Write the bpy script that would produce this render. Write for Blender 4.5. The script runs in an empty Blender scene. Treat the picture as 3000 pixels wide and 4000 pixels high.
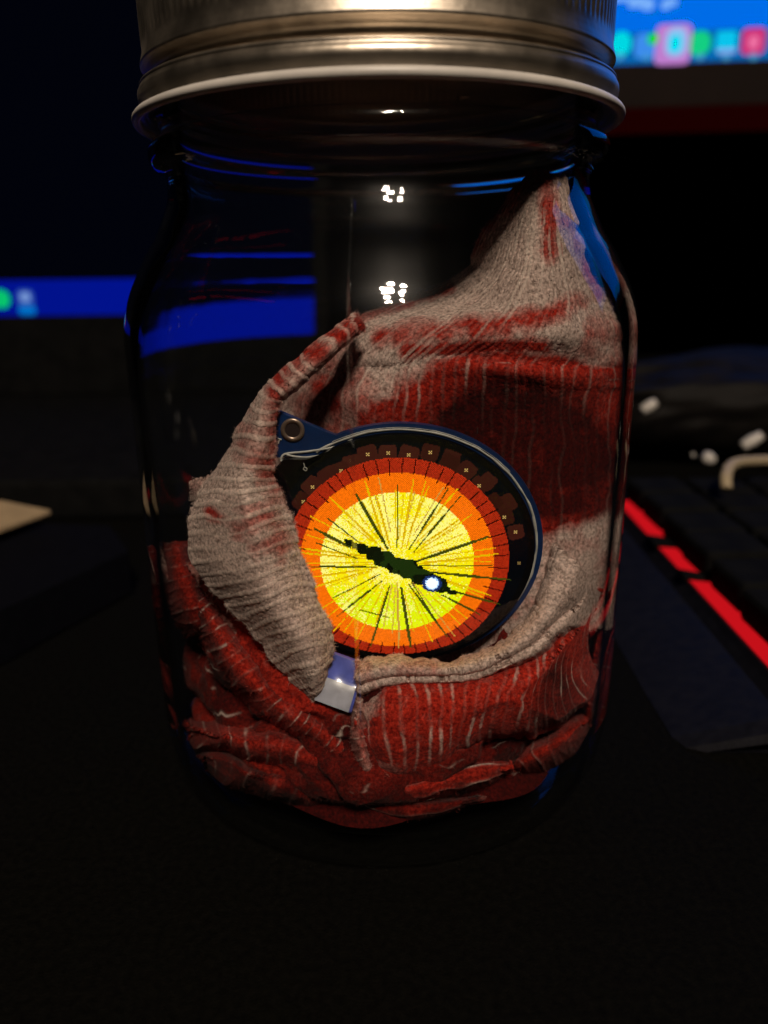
import bpy, bmesh, math, random
import numpy as np

# ------------------------------------------------------------------ camera, world, lamps
S = 0.01                                   # all lengths below are in centimetres
F = 3050.0; PITCH = math.radians(17); ROLL = math.radians(0.8)
DIST = 12.93; CAMH = 8.4
fw = np.array([0, math.cos(PITCH), -math.sin(PITCH)])
rt0 = np.array([1.0, 0, 0]); up0 = np.array([0, math.sin(PITCH), math.cos(PITCH)])
rt = rt0 * math.cos(ROLL) - up0 * math.sin(ROLL)
up = up0 * math.cos(ROLL) + rt0 * math.sin(ROLL)
CAM = np.array([0, -DIST, CAMH])
sc = bpy.context.scene
COL = sc.collection
from mathutils import Matrix, Vector
cd = bpy.data.cameras.new('camera'); cam = bpy.data.objects.new('camera', cd); COL.objects.link(cam)
cam.matrix_world = Matrix(((rt[0], up[0], -fw[0], CAM[0]*S), (rt[1], up[1], -fw[1], CAM[1]*S), (rt[2], up[2], -fw[2], CAM[2]*S), (0, 0, 0, 1)))
cd.sensor_fit = 'VERTICAL'; cd.sensor_height = 6.43; cd.lens = 6.43*F/4000
cd.clip_start = 0.005; cd.clip_end = 50
cd.dof.use_dof = True; cd.dof.focus_distance = 0.106; cd.dof.aperture_fstop = cd.lens/1.8
sc.camera = cam
w = bpy.data.worlds.new('World'); sc.world = w; w.use_nodes = True
w.node_tree.nodes['Background'].inputs[0].default_value = (0.9, 0.8, 0.72, 1)
w.node_tree.nodes['Background'].inputs[1].default_value = 0.0035
sc.view_settings.view_transform = 'Standard'; sc.view_settings.look = 'None'
sc.view_settings.exposure = 0; sc.view_settings.gamma = 1
LAMP_P = 14.0
LD = 150.0; LEL = math.radians(47); LAZ = math.radians(6)
LC = np.array([LD*math.cos(LEL)*math.sin(LAZ), -LD*math.cos(LEL)*math.cos(LAZ), 8 + LD*math.sin(LEL)])
for i, (dx, dz) in enumerate(((-2.5, 8), (9, 6.5), (-7, -1), (9, -4.5), (-6, -9))):
    L = bpy.data.lights.new('ceiling_bulb', 'POINT'); L.energy = LAMP_P; L.color = (1.0, 0.83, 0.66); L.shadow_soft_size = 0.028
    o = bpy.data.objects.new('ceiling_bulb', L); COL.objects.link(o)
    o.location = ((LC[0]+dx)*S, (LC[1]+dz*math.sin(LEL))*S, (LC[2]+dz*math.cos(LEL))*S)
cy = sc.cycles
sc.render.engine = 'CYCLES'
cy.use_denoising = True; cy.max_bounces = 14; cy.transparent_max_bounces = 24; cy.glossy_bounces = 5; cy.transmission_bounces = 10
cy.diffuse_bounces = 3; cy.caustics_reflective = False; cy.caustics_refractive = True; cy.sample_clamp_indirect = 4
try: cy.denoiser = 'OPENIMAGEDENOISE'
except Exception: pass

# ------------------------------------------------------------------ helpers
def ray(px, py):
    px = np.asarray(px, float); py = np.asarray(py, float)
    return fw + rt*((px-1500)/F)[..., None] + up*((2000-py)/F)[..., None]
def at_y(px, py, Y):
    v = ray(px, py); t = (np.asarray(Y, float)+DIST)/v[..., 1]
    return CAM + v*t[..., None]
def at_z(px, py, Z):
    v = ray(px, py); t = (np.asarray(Z, float)-CAMH)/v[..., 2]
    return CAM + v*t[..., None]

def link(name, me, mat=None, parent=None, smooth=True):
    o = bpy.data.objects.new(name, me); COL.objects.link(o)
    if mat is not None: me.materials.append(mat)
    if parent is not None: o.parent = parent
    if smooth:
        me.polygons.foreach_set('use_smooth', [True]*len(me.polygons))
    return o
def mesh(name, verts, faces, mat=None, parent=None, smooth=True):
    me = bpy.data.meshes.new(name)
    me.from_pydata((np.asarray(verts, float)*S).tolist(), [], faces if isinstance(faces, list) else faces.tolist())
    me.update()
    return link(name, me, mat, parent, smooth)
def tag(o, label=None, cat=None, group=None, kind=None):
    if label: o['label'] = label
    if cat: o['category'] = cat
    if group: o['group'] = group
    if kind: o['kind'] = kind
    return o
def empty(name, loc=(0, 0, 0)):
    o = bpy.data.objects.new(name, None); COL.objects.link(o); o.empty_display_size = 0.01
    return o
def lathe(name, prof, n, mat, parent=None, closed=True, rfun=None):
    prof = np.array(prof, float); m = len(prof)
    th = np.linspace(0, 2*math.pi, n, endpoint=False)
    R = prof[:, 0][:, None]*np.ones(n)[None, :]; Z = prof[:, 1][:, None]*np.ones(n)[None, :]
    if rfun is not None: R, Z = rfun(R, Z, th[None, :]*np.ones((m, 1)))
    V = np.stack([R*np.cos(th), R*np.sin(th), Z], -1).reshape(-1, 3)
    fs = []
    for i in range(m if closed else m-1):
        a = i*n; b = ((i+1) % m)*n
        for j in range(n):
            k = (j+1) % n
            fs.append((a+j, a+k, b+k, b+j))
    return mesh(name, V, fs, mat, parent)
def smooth_prof(pts, k=6):
    p = np.array(pts, float); out = []
    for i in range(len(p)-1):
        p0 = p[max(i-1, 0)]; p1 = p[i]; p2 = p[i+1]; p3 = p[min(i+2, len(p)-1)]
        for t in np.linspace(0, 1, k, endpoint=False):
            out.append(0.5*((2*p1)+(-p0+p2)*t+(2*p0-5*p1+4*p2-p3)*t*t+(-p0+3*p1-3*p2+p3)*t**3))
    out.append(p[-1]); return np.array(out)
def bevel_box(name, x0, x1, y0, y1, z0, z1, b, mat, parent=None, seg=2):
    bm = bmesh.new()
    vs = [bm.verts.new((x*S, y*S, z*S)) for z in (z0, z1) for y in (y0, y1) for x in (x0, x1)]
    for f in ((0, 2, 3, 1), (4, 5, 7, 6), (0, 1, 5, 4), (2, 6, 7, 3), (0, 4, 6, 2), (1, 3, 7, 5)):
        bm.faces.new([vs[i] for i in f])
    if b: bmesh.ops.bevel(bm, geom=bm.edges[:], offset=b*S, segments=seg, profile=0.5, affect='EDGES')
    bmesh.ops.recalc_face_normals(bm, faces=bm.faces[:])
    me = bpy.data.meshes.new(name); bm.to_mesh(me); bm.free()
    return link(name, me, mat, parent, smooth=False)
def prism(name, pts, d, mat, parent=None, b=0.0, smooth=False):
    """closed 3-D polygon pts (n,3) extruded by vector d"""
    bm = bmesh.new(); d = np.asarray(d, float)
    a = [bm.verts.new(tuple(np.asarray(p)*S)) for p in pts]; c = [bm.verts.new(tuple((np.asarray(p)+d)*S)) for p in pts]
    n = len(a); bm.faces.new(a[::-1]); bm.faces.new(c)
    for i in range(n): bm.faces.new((a[i], a[(i+1) % n], c[(i+1) % n], c[i]))
    if b: bmesh.ops.bevel(bm, geom=bm.edges[:], offset=b*S, segments=2, profile=0.5, affect='EDGES')
    bmesh.ops.recalc_face_normals(bm, faces=bm.faces[:])
    me = bpy.data.meshes.new(name); bm.to_mesh(me); bm.free()
    return link(name, me, mat, parent, smooth)
def tube(name, path, r, mat, parent=None, n=10, k=8):
    p = smooth_prof(path, k); V = []; fs = []
    rr = r if hasattr(r, '__len__') else [r]*len(path)
    rad = np.interp(np.linspace(0, len(path)-1, len(p)), np.arange(len(path)), rr)
    ref = np.array([0.1, 0.2, 0.97])
    for i in range(len(p)):
        t = p[min(i+1, len(p)-1)]-p[max(i-1, 0)]; t = t/np.linalg.norm(t)
        a = np.cross(t, ref); a /= np.linalg.norm(a); b = np.cross(t, a)
        for j in range(n):
            q = 2*math.pi*j/n; V.append(p[i]+rad[i]*(a*math.cos(q)+b*math.sin(q)))
    for i in range(len(p)-1):
        for j in range(n):
            k2 = (j+1) % n; fs.append((i*n+j, i*n+k2, (i+1)*n+k2, (i+1)*n+j))
    fs.append(tuple(range(n))[::-1]); fs.append(tuple((len(p)-1)*n+j for j in range(n)))
    return mesh(name, V, fs, mat, parent)

# value noise in numpy
def vnoise(x, y, seed=0):
    xi = np.floor(x).astype(np.int64); yi = np.floor(y).astype(np.int64)
    fx = x-xi; fy = y-yi; fx = fx*fx*fx*(fx*(fx*6-15)+10); fy = fy*fy*fy*(fy*(fy*6-15)+10)
    def h(a, b):
        v = (a*374761393+b*668265263+seed*974711+1013904223) & 0xffffffff
        v = ((v ^ (v >> 13))*1274126177) & 0xffffffff
        v = (v ^ (v >> 16)) & 0xffffffff
        return v/4294967295.0
    return (h(xi, yi)*(1-fx)+h(xi+1, yi)*fx)*(1-fy)+(h(xi, yi+1)*(1-fx)+h(xi+1, yi+1)*fx)*fy
def fbm(x, y, seed=0, o=4):
    s = 0; a = 0.5
    for i in range(o):
        s = s+a*vnoise(x*2**i, y*2**i, seed+i*17); a *= 0.5
    return s/(1-0.5**o)

# ------------------------------------------------------------------ materials
def lin(r, g, b):
    f = lambda c: (c/255/12.92) if c/255 <= 0.04045 else ((c/255+0.055)/1.055)**2.4
    return (f(r), f(g), f(b), 1)
def M(name):
    m = bpy.data.materials.new(name); m.use_nodes = True
    return m, m.node_tree, m.node_tree.nodes['Principled BSDF']
def node(nt, t, **kw):
    n = nt.nodes.new(t)
    for k, v in kw.items():
        if k.startswith('i_'): n.inputs[k[2:]].default_value = v
        else: setattr(n, k, v)
    return n
def plain(name, col, rough=0.5, metal=0.0, spec=0.5, nscale=0, namt=0.2, bump=0, bscale=200, coat=0):
    m, nt, b = M(name)
    b.inputs['Base Color'].default_value = col; b.inputs['Roughness'].default_value = rough
    b.inputs['Metallic'].default_value = metal; b.inputs['Specular IOR Level'].default_value = spec
    if coat: b.inputs['Coat Weight'].default_value = coat
    tc = node(nt, 'ShaderNodeTexCoord')
    if nscale:
        n = node(nt, 'ShaderNodeTexNoise', i_Scale=nscale, i_Detail=6.0); nt.links.new(tc.outputs['Object'], n.inputs['Vector'])
        mr = node(nt, 'ShaderNodeMapRange'); mr.inputs[1].default_value = 0.3; mr.inputs[2].default_value = 0.7
        mr.inputs[3].default_value = 1-namt; mr.inputs[4].default_value = 1+namt
        nt.links.new(n.outputs['Fac'], mr.inputs[0])
        mx = node(nt, 'ShaderNodeMix', data_type='RGBA', blend_type='MULTIPLY'); mx.inputs[0].default_value = 1
        mx.inputs[6].default_value = col; nt.links.new(mr.outputs[0], mx.inputs[7]); nt.links.new(mx.outputs[2], b.inputs['Base Color'])
        mr2 = node(nt, 'ShaderNodeMapRange'); mr2.inputs[3].default_value = max(rough-0.1, 0.02); mr2.inputs[4].default_value = min(rough+0.1, 1)
        nt.links.new(n.outputs['Fac'], mr2.inputs[0]); nt.links.new(mr2.outputs[0], b.inputs['Roughness'])
    if bump:
        n2 = node(nt, 'ShaderNodeTexNoise', i_Scale=bscale, i_Detail=4.0); nt.links.new(tc.outputs['Object'], n2.inputs['Vector'])
        bp = node(nt, 'ShaderNodeBump', i_Strength=bump, i_Distance=0.0005); nt.links.new(n2.outputs['Fac'], bp.inputs['Height'])
        nt.links.new(bp.outputs['Normal'], b.inputs['Normal'])
    return m
def emit(name, col, strength=1.0):
    m = bpy.data.materials.new(name); m.use_nodes = True; nt = m.node_tree; nt.nodes.clear()
    e = node(nt, 'ShaderNodeEmission', i_Color=col, i_Strength=strength); o = node(nt, 'ShaderNodeOutputMaterial')
    nt.links.new(e.outputs[0], o.inputs[0]); return m

def glass_material():
    m = bpy.data.materials.new('jar_glass'); m.use_nodes = True; nt = m.node_tree; nt.nodes.clear()
    out = node(nt, 'ShaderNodeOutputMaterial')
    tc = node(nt, 'ShaderNodeTexCoord')
    mp = node(nt, 'ShaderNodeMapping'); mp.inputs['Scale'].default_value = (60, 60, 16)
    nt.links.new(tc.outputs['Object'], mp.inputs['Vector'])
    n = node(nt, 'ShaderNodeTexNoise', i_Scale=1.3, i_Detail=2.0); nt.links.new(mp.outputs[0], n.inputs['Vector'])
    mp2 = node(nt, 'ShaderNodeMapping'); mp2.inputs['Scale'].default_value = (700, 700, 260)
    nt.links.new(tc.outputs['Object'], mp2.inputs['Vector'])
    n2 = node(nt, 'ShaderNodeTexNoise', i_Scale=1.0, i_Detail=3.0); nt.links.new(mp2.outputs[0], n2.inputs['Vector'])
    ad = node(nt, 'ShaderNodeMath', operation='MULTIPLY_ADD'); nt.links.new(n2.outputs['Fac'], ad.inputs[0]); ad.inputs[1].default_value = 0.012
    nt.links.new(n.outputs['Fac'], ad.inputs[2])
    bp = node(nt, 'ShaderNodeBump', i_Strength=0.35, i_Distance=0.0012); nt.links.new(ad.outputs[0], bp.inputs['Height'])
    lf_ = node(nt, 'ShaderNodeLayerWeight', i_Blend=0.5); nt.links.new(bp.outputs[0], lf_.inputs['Normal'])
    p5 = node(nt, 'ShaderNodeMath', operation='POWER'); nt.links.new(lf_.outputs['Facing'], p5.inputs[0]); p5.inputs[1].default_value = 5
    fr = node(nt, 'ShaderNodeMath', operation='MULTIPLY_ADD'); nt.links.new(p5.outputs[0], fr.inputs[0]); fr.inputs[1].default_value = 0.96; fr.inputs[2].default_value = 0.04
    gl = node(nt, 'ShaderNodeBsdfGlossy', i_Roughness=0.025); nt.links.new(bp.outputs[0], gl.inputs['Normal'])
    tr = node(nt, 'ShaderNodeBsdfTransparent', i_Color=(0.975, 0.985, 0.98, 1))
    rf = node(nt, 'ShaderNodeBsdfRefraction', i_IOR=1.5, i_Roughness=0.0, i_Color=(0.97, 0.985, 0.98, 1))
    nt.links.new(bp.outputs[0], rf.inputs['Normal'])
    lw = node(nt, 'ShaderNodeLayerWeight', i_Blend=0.5)
    mr = node(nt, 'ShaderNodeMapRange'); mr.inputs[1].default_value = 0.74; mr.inputs[2].default_value = 0.84
    nt.links.new(lw.outputs['Facing'], mr.inputs[0])
    m1 = node(nt, 'ShaderNodeMixShader'); nt.links.new(mr.outputs[0], m1.inputs[0]); nt.links.new(tr.outputs[0], m1.inputs[1]); nt.links.new(rf.outputs[0], m1.inputs[2])
    m2 = node(nt, 'ShaderNodeMixShader'); nt.links.new(fr.outputs[0], m2.inputs[0]); nt.links.new(m1.outputs[0], m2.inputs[1]); nt.links.new(gl.outputs[0], m2.inputs[2])
    hz = node(nt, 'ShaderNodeBsdfGlossy', i_Roughness=0.28, i_Color=(0.9, 0.9, 0.9, 1)); nt.links.new(bp.outputs[0], hz.inputs['Normal'])
    m3 = node(nt, 'ShaderNodeMixShader', i_Fac=0.0022); nt.links.new(m2.outputs[0], m3.inputs[1]); nt.links.new(hz.outputs[0], m3.inputs[2])
    nt.links.new(m3.outputs[0], out.inputs[0])
    m_b = bpy.data.materials.new('jar_glass_thick'); m_b.use_nodes = True; n2t = m_b.node_tree; n2t.nodes.clear()
    o2 = node(n2t, 'ShaderNodeOutputMaterial'); g2 = node(n2t, 'ShaderNodeBsdfGlass', i_IOR=1.5, i_Roughness=0.035, i_Color=(0.97, 0.985, 0.98, 1))
    t2 = node(n2t, 'ShaderNodeTexCoord'); p2 = node(n2t, 'ShaderNodeMapping'); p2.inputs['Scale'].default_value = (60, 60, 22); n3 = node(n2t, 'ShaderNodeTexNoise', i_Scale=1.0, i_Detail=2.0)
    b2 = node(n2t, 'ShaderNodeBump', i_Strength=0.12, i_Distance=0.0012)
    n2t.links.new(t2.outputs['Object'], p2.inputs[0]); n2t.links.new(p2.outputs[0], n3.inputs['Vector']); n2t.links.new(n3.outputs['Fac'], b2.inputs['Height']); n2t.links.new(b2.outputs[0], g2.inputs['Normal']); n2t.links.new(g2.outputs[0], o2.inputs[0])
    MAT['glass_thick'] = m_b
    return m

def cloth_material():
    m, nt, b = M('bloody_gauze')
    at = node(nt, 'ShaderNodeAttribute', attribute_name='paint')
    sp = node(nt, 'ShaderNodeSeparateColor'); nt.links.new(at.outputs['Color'], sp.inputs[0])
    tc = node(nt, 'ShaderNodeTexCoord')
    nA = node(nt, 'ShaderNodeTexNoise', i_Scale=2600.0, i_Detail=3.0, i_Roughness=0.7); nt.links.new(tc.outputs['Object'], nA.inputs['Vector'])
    nB = node(nt, 'ShaderNodeTexNoise', i_Scale=420.0, i_Detail=5.0, i_Roughness=0.65); nt.links.new(tc.outputs['Object'], nB.inputs['Vector'])
    nC = node(nt, 'ShaderNodeTexNoise', i_Scale=1900.0, i_Detail=4.0, i_Roughness=0.65); nt.links.new(tc.outputs['Object'], nC.inputs['Vector'])
    # clean gauze, mottled by the loose open weave
    cr = node(nt, 'ShaderNodeValToRGB'); nt.links.new(nC.outputs['Fac'], cr.inputs[0])
    cr.color_ramp.elements[0].position = 0.36; cr.color_ramp.elements[0].color = (0.36, 0.255, 0.215, 1)
    cr.color_ramp.elements[1].position = 0.56; cr.color_ramp.elements[1].color = (0.86, 0.645, 0.575, 1)
    red = node(nt, 'ShaderNodeValToRGB'); nt.links.new(nC.outputs['Fac'], red.inputs[0])
    red.color_ramp.elements[0].position = 0.35; red.color_ramp.elements[0].color = (0.22, 0.007, 0.004, 1)
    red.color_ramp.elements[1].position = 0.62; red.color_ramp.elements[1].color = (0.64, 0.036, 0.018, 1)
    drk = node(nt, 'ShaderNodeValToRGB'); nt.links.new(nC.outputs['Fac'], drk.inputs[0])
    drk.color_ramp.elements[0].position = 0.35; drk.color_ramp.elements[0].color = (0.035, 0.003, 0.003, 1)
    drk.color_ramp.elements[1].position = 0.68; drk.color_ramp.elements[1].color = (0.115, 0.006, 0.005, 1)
    def mix(a, bb, f):
        x = node(nt, 'ShaderNodeMix', data_type='RGBA'); nt.links.new(f, x.inputs[0]); nt.links.new(a, x.inputs[6]); nt.links.new(bb, x.inputs[7]); return x.outputs[2]
    # soft ragged stain edges
    sadd = node(nt, 'ShaderNodeMath', operation='MULTIPLY_ADD'); nt.links.new(nB.outputs['Fac'], sadd.inputs[0]); sadd.inputs[1].default_value = 0.7; nt.links.new(sp.outputs[0], sadd.inputs[2])
    smr = node(nt, 'ShaderNodeMapRange'); smr.inputs[1].default_value = 0.38; smr.inputs[2].default_value = 1.32; nt.links.new(sadd.outputs[0], smr.inputs[0])
    c1 = mix(cr.outputs[0], red.outputs[0], smr.outputs[0])
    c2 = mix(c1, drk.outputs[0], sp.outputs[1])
    thr = node(nt, 'ShaderNodeRGB'); thr.outputs[0].default_value = (1.0, 0.80, 0.70, 1)
    c3 = mix(c2, thr.outputs[0], sp.outputs[2])
    mr = node(nt, 'ShaderNodeMapRange'); mr.inputs[1].default_value = 0.3; mr.inputs[2].default_value = 0.7; mr.inputs[3].default_value = 0.6; mr.inputs[4].default_value = 1.3
    nt.links.new(nA.outputs['Fac'], mr.inputs[0])
    mu = node(nt, 'ShaderNodeMix', data_type='RGBA', blend_type='MULTIPLY'); mu.inputs[0].default_value = 1
    nt.links.new(c3, mu.inputs[6]); nt.links.new(mr.outputs[0], mu.inputs[7]); nt.links.new(mu.outputs[2], b.inputs['Base Color'])
    b.inputs['Roughness'].default_value = 0.85; b.inputs['Specular IOR Level'].default_value = 0.12
    b.inputs['Sheen Weight'].default_value = 0.06; b.inputs['Sheen Roughness'].default_value = 0.5
    bp = node(nt, 'ShaderNodeBump', i_Strength=0.4, i_Distance=0.0003)
    sm = node(nt, 'ShaderNodeMath', operation='ADD'); nt.links.new(nA.outputs['Fac'], sm.inputs[0]); nt.links.new(nB.outputs['Fac'], sm.inputs[1])
    nt.links.new(sm.outputs[0], bp.inputs['Height']); nt.links.new(bp.outputs[0], b.inputs['Normal'])
    tl = node(nt, 'ShaderNodeBsdfTranslucent'); nt.links.new(mu.outputs[2], tl.inputs[0]); ms = node(nt, 'ShaderNodeMixShader', i_Fac=0.30)
    nt.links.new(b.outputs[0], ms.inputs[1]); nt.links.new(tl.outputs[0], ms.inputs[2]); nt.links.new(ms.outputs[0], nt.nodes['Material Output'].inputs[0])
    return m

MAT = {}
MAT['glass'] = glass_material()
MAT['cloth'] = cloth_material()
MAT['band'] = plain('brushed_tin', (0.68, 0.59, 0.48, 1), 0.37, 1.0, nscale=260, namt=0.10, bump=0.06, bscale=900)
MAT['lid'] = plain('lid_tin', (0.6, 0.52, 0.42, 1), 0.35, 1.0)
MAT['enamel'] = plain('rim_enamel', (0.66, 0.62, 0.57, 1), 0.38, 0.0, nscale=300, namt=0.08)
MAT['desk'] = plain('desk_mat', (0.0024, 0.0022, 0.0017, 1), 0.85, 0, 0.05, nscale=900, namt=0.5, bump=0.4, bscale=2500)
MAT['black'] = plain('black_plastic', (0.006, 0.006, 0.006, 1), 0.8, 0, 0.03, nscale=150, namt=0.3)
MAT['bezel'] = plain('monitor_bezel', (0.014, 0.009, 0.008, 1), 0.7, 0, 0.08, nscale=60, namt=0.15)
MAT['navy'] = plain('dark_satin_plastic', (0.008, 0.008, 0.011, 1), 0.42, 0, 0.05, nscale=400, namt=0.25, bump=0.1, bscale=1500)
MAT['pcb'] = plain('blue_solder_mask', (0.006, 0.028, 0.11, 1), 0.32, 0, 0.5, nscale=350, namt=0.2, coat=0.3)
MAT['silk'] = plain('white_print', (0.48, 0.47, 0.44, 1), 0.5, 0, nscale=900, namt=0.25)
MAT['copper'] = plain('plated_ring', (0.33, 0.24, 0.19, 1), 0.35, 0.7)
MAT['cover'] = plain('black_cover_glass', (0.004, 0.004, 0.005, 1), 0.06, 0, 0.5)
MAT['film'] = plain('blue_film', (0.10, 0.13, 0.55, 1), 0.22, 0, 0.6, nscale=500, namt=0.2, coat=0.6)
MAT['card'] = plain('kraft_card', (0.42, 0.30, 0.16, 1), 0.8, 0, nscale=200, namt=0.12)
MAT['cable'] = plain('beige_cable', (0.40, 0.32, 0.20, 1), 0.5, 0)
MAT['white'] = plain('painted_glint', (0.62, 0.58, 0.53, 1), 0.4, 0)
MAT['chrome'] = plain('polished_steel', (0.6, 0.57, 0.52, 1), 0.18, 1)

# ------------------------------------------------------------------ desk
desk = bevel_box('desk', -140, 140, -60, 75, -3, 0, 0.3, MAT['desk']); tag(desk, kind='structure')
desk['label'] = 'nearly black desk top under the jar'
wall = bevel_box('wall', -200, 200, 76, 80, -3, 200, 0, plain('dark_wall', (0.0025, 0.0025, 0.003, 1), 0.95, 0, 0.0)); tag(wall, kind='structure')

# ------------------------------------------------------------------ jar
jar = empty('glass_jar'); tag(jar, 'clear glass mason jar with a dull gold screw lid, holding red stained gauze', 'jar')
T = 0.13
outer = [(0.0, 0.28), (2.2, 0.26), (2.9, 0.12), (3.2, 0.0), (3.45, 0.05), (3.68, 0.28), (3.84, 0.62), (3.93, 1.1), (3.96, 1.8), (3.965, 3.5), (3.965, 5.2), (3.968, 6.4), (3.975, 7.0), (3.975, 7.4),
         (3.95, 7.72), (3.89, 7.98), (3.81, 8.2), (3.695, 8.43), (3.55, 8.7), (3.415, 8.9), (3.30, 9.13), (3.20, 9.36), (3.165, 9.55), (3.165, 9.76), (3.22, 9.83), (3.33, 9.88), (3.385, 9.97),
         (3.385, 10.10), (3.33, 10.19), (3.24, 10.24), (3.2, 10.36), (3.23, 10.46), (3.27, 10.52), (3.23, 10.6), (3.18, 10.7), (3.26, 10.85), (3.18, 11.0), (3.15, 11.9)]
po = smooth_prof(outer, 5)
def thick_(z):
    t = np.clip((z-6.6)/2.0, 0, 1); return 0.125+0.12*t*t*(3-2*t)
up_ = [(float(np.interp(z, po[:, 1][12:], po[:, 0][12:]))-thick_(z), z) for z in np.arange(9.3, 1.79, -0.25)]
inner = [(3.0, 11.9), (2.98, 11.0), (2.96, 10.0), (2.93, 9.6)]+up_+[(3.8, 1.2), (3.66, 0.8), (3.35, 0.58), (2.6, 0.5), (0.0, 0.52)]
pi_ = smooth_prof(inner, 5)
prof = [tuple(p) for p in po]+[(3.08, 11.97)]+[tuple(p) for p in pi_]
prof[0] = (0.001, prof[0][1]); prof[-1] = (0.001, prof[-1][1])
def wob(R, Z, th):
    k = np.clip((Z-0.6)/2, 0, 1)*np.clip((9.2-Z)/1.0, 0, 1)
    seam = 0.020*np.exp(-((np.angle(np.exp(1j*(th-math.radians(270-4.0)))))/0.010)**2)*(R > 3.0)*np.clip((Z-0.8)/.5, 0, 1)
    out = (Z > 0.6)
    return R*(1+k*(0.0012*np.sin(3*th+Z*0.7)+0.0010*np.sin(7*th-Z*1.3))) + seam*out*0.0, Z
jb = lathe('jar_body', prof, 256, MAT['glass'], jar, closed=False, rfun=wob)
jb.data.materials.append(MAT['glass_thick'])
mb_ = MAT['glass'].copy(); mb_.name = 'jar_glass_base'
for n in mb_.node_tree.nodes:
    if n.type == 'MAP_RANGE': n.inputs[4].default_value = 0.0
jb.data.materials.append(mb_)
for p_ in jb.data.polygons:
    if p_.center[2] < 1.4*S: p_.material_index = 2
    if p_.center[1] > -0.9*S and p_.center[2] > 2.8*S: p_.material_index = 1
# moulding seam, a fine raised line up the front
sv = []; sfn = []
sp_ = [p for p in po if 2.4 < p[1] < 9.3]; a0 = math.radians(270-5.3)
for k, (r_, z_) in enumerate(sp_):
    for da, dr in ((-0.0075, 0.002), (0.001, 0.020), (0.0075, 0.002)):
        sv.append(((r_+dr)*math.cos(a0+da), (r_+dr)*math.sin(a0+da), z_))
    if k:
        b = 3*k; sfn += [(b-3, b-2, b+1, b), (b-2, b-1, b+2, b+1)]
sm_ = MAT['glass_thick'].copy(); sm_.name = 'seam_glass'; nt = sm_.node_tree; o_ = [n for n in nt.nodes if n.type == 'OUTPUT_MATERIAL'][0]; g_n = [n for n in nt.nodes if n.type == 'BSDF_GLASS'][0]
tr_ = node(nt, 'ShaderNodeBsdfTransparent'); mx2 = node(nt, 'ShaderNodeMixShader', i_Fac=0.20); nt.links.new(tr_.outputs[0], mx2.inputs[1]); nt.links.new(g_n.outputs[0], mx2.inputs[2]); nt.links.new(mx2.outputs[0], o_.inputs[0])
mesh('mould_seam', sv, sfn, sm_, jar)
# screw band with rolled rim, thread beads and knurled skirt
def band_r(R, Z, th):
    kn = np.clip((Z-11.35)/0.12, 0, 1)*np.clip((12.25-Z)/0.1, 0, 1)*(R > 3.2)
    az = np.angle(np.exp(1j*(th-math.radians(270))))
    lift = 0.12*(az/(math.pi/2))**2*np.clip((11.4-Z)/0.4, 0, 1)*np.clip((Z-10.55)/0.15, 0, 1)*(np.abs(az) < math.pi/2)
    lift += 0.12*(np.abs(az) >= math.pi/2)*np.clip((11.4-Z)/0.4, 0, 1)*np.clip((Z-10.55)/0.15, 0, 1)
    return R+kn*0.022*(np.abs(np.sin(th*75))-0.6), Z+lift
bo = smooth_prof([(3.43, 10.53), (3.42, 10.565), (3.435, 10.62), (3.455, 10.68), (3.45, 10.74), (3.425, 10.785), (3.415, 10.81), (3.42, 10.835), (3.38, 10.87), (3.25, 10.91), (3.205, 10.955), (3.23, 11.01), (3.33, 11.05), (3.385, 11.085), (3.375, 11.15), (3.352, 11.25), (3.34, 11.4), (3.345, 11.9), (3.34, 12.15), (3.30, 12.28), (3.2, 12.33), (2.9, 12.33)], 6)
bi = [(2.9, 12.28), (3.25, 12.26), (3.29, 12.1), (3.28, 11.2), (3.15, 11.0), (3.15, 10.9), (3.29, 10.8), (3.33, 10.55)]
lathe('screw_band', [tuple(p) for p in bo]+bi, 900, MAT['band'], jar, rfun=band_r)
rim = [(3.50+0.065*math.cos(a), 10.475+0.065*math.sin(a)) for a in np.linspace(0, 2*math.pi, 14, endpoint=False)]
lathe('rolled_rim', rim, 256, MAT['enamel'], jar)
lathe('rim_flare', [(3.43, 10.535), (3.5, 10.49), (3.48, 10.46), (3.36, 10.53), (3.36, 10.6), (3.4, 10.6)], 256, MAT['band'], jar)
lathe('lid_disc', [(0.001, 12.2), (2.7, 12.2), (2.8, 12.24), (3.2, 12.24), (3.22, 12.1), (3.2, 12.02), (2.95, 12.0), (0.001, 12.05)], 96, MAT['lid'], jar, closed=False)

# ------------------------------------------------------------------ round display (the eye)
disp = empty('round_display'); tag(disp, 'round screen showing a glowing yellow slit pupil eye, on a blue circuit board', 'display')
NEL = math.radians(-6.0); FL = 0.91
dn = np.array([0, -math.cos(NEL), math.sin(NEL)]); du = np.array([1.0, 0, 0]); dv = np.cross(dn, du); dv = -dv if dv[2] < 0 else dv
YD = -2.6
DC = at_y(np.array(1556.), np.array(2150.), np.array(YD))
def dl(px, py):                       # picture point -> local coordinates on the display plane
    v = ray(px, py); t = ((DC-CAM)@dn)/(v@dn); p = CAM+v*np.asarray(t)[..., None]-DC
    return np.stack([p@du, p@dv], -1)
def dw(uv, off=0.0):
    uv = np.asarray(uv, float)
    return DC+uv[..., 0:1]*du+uv[..., 1:2]*dv+dn*off
RP = 2.03
ra = np.linspace(0, 2*math.pi, 120, endpoint=False)
tab = dl(np.array([1320., 1080., 1000., 1000., 1110., 1330.]), np.array([1706., 1604., 1640., 1800., 1790., 1760.]))
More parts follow.
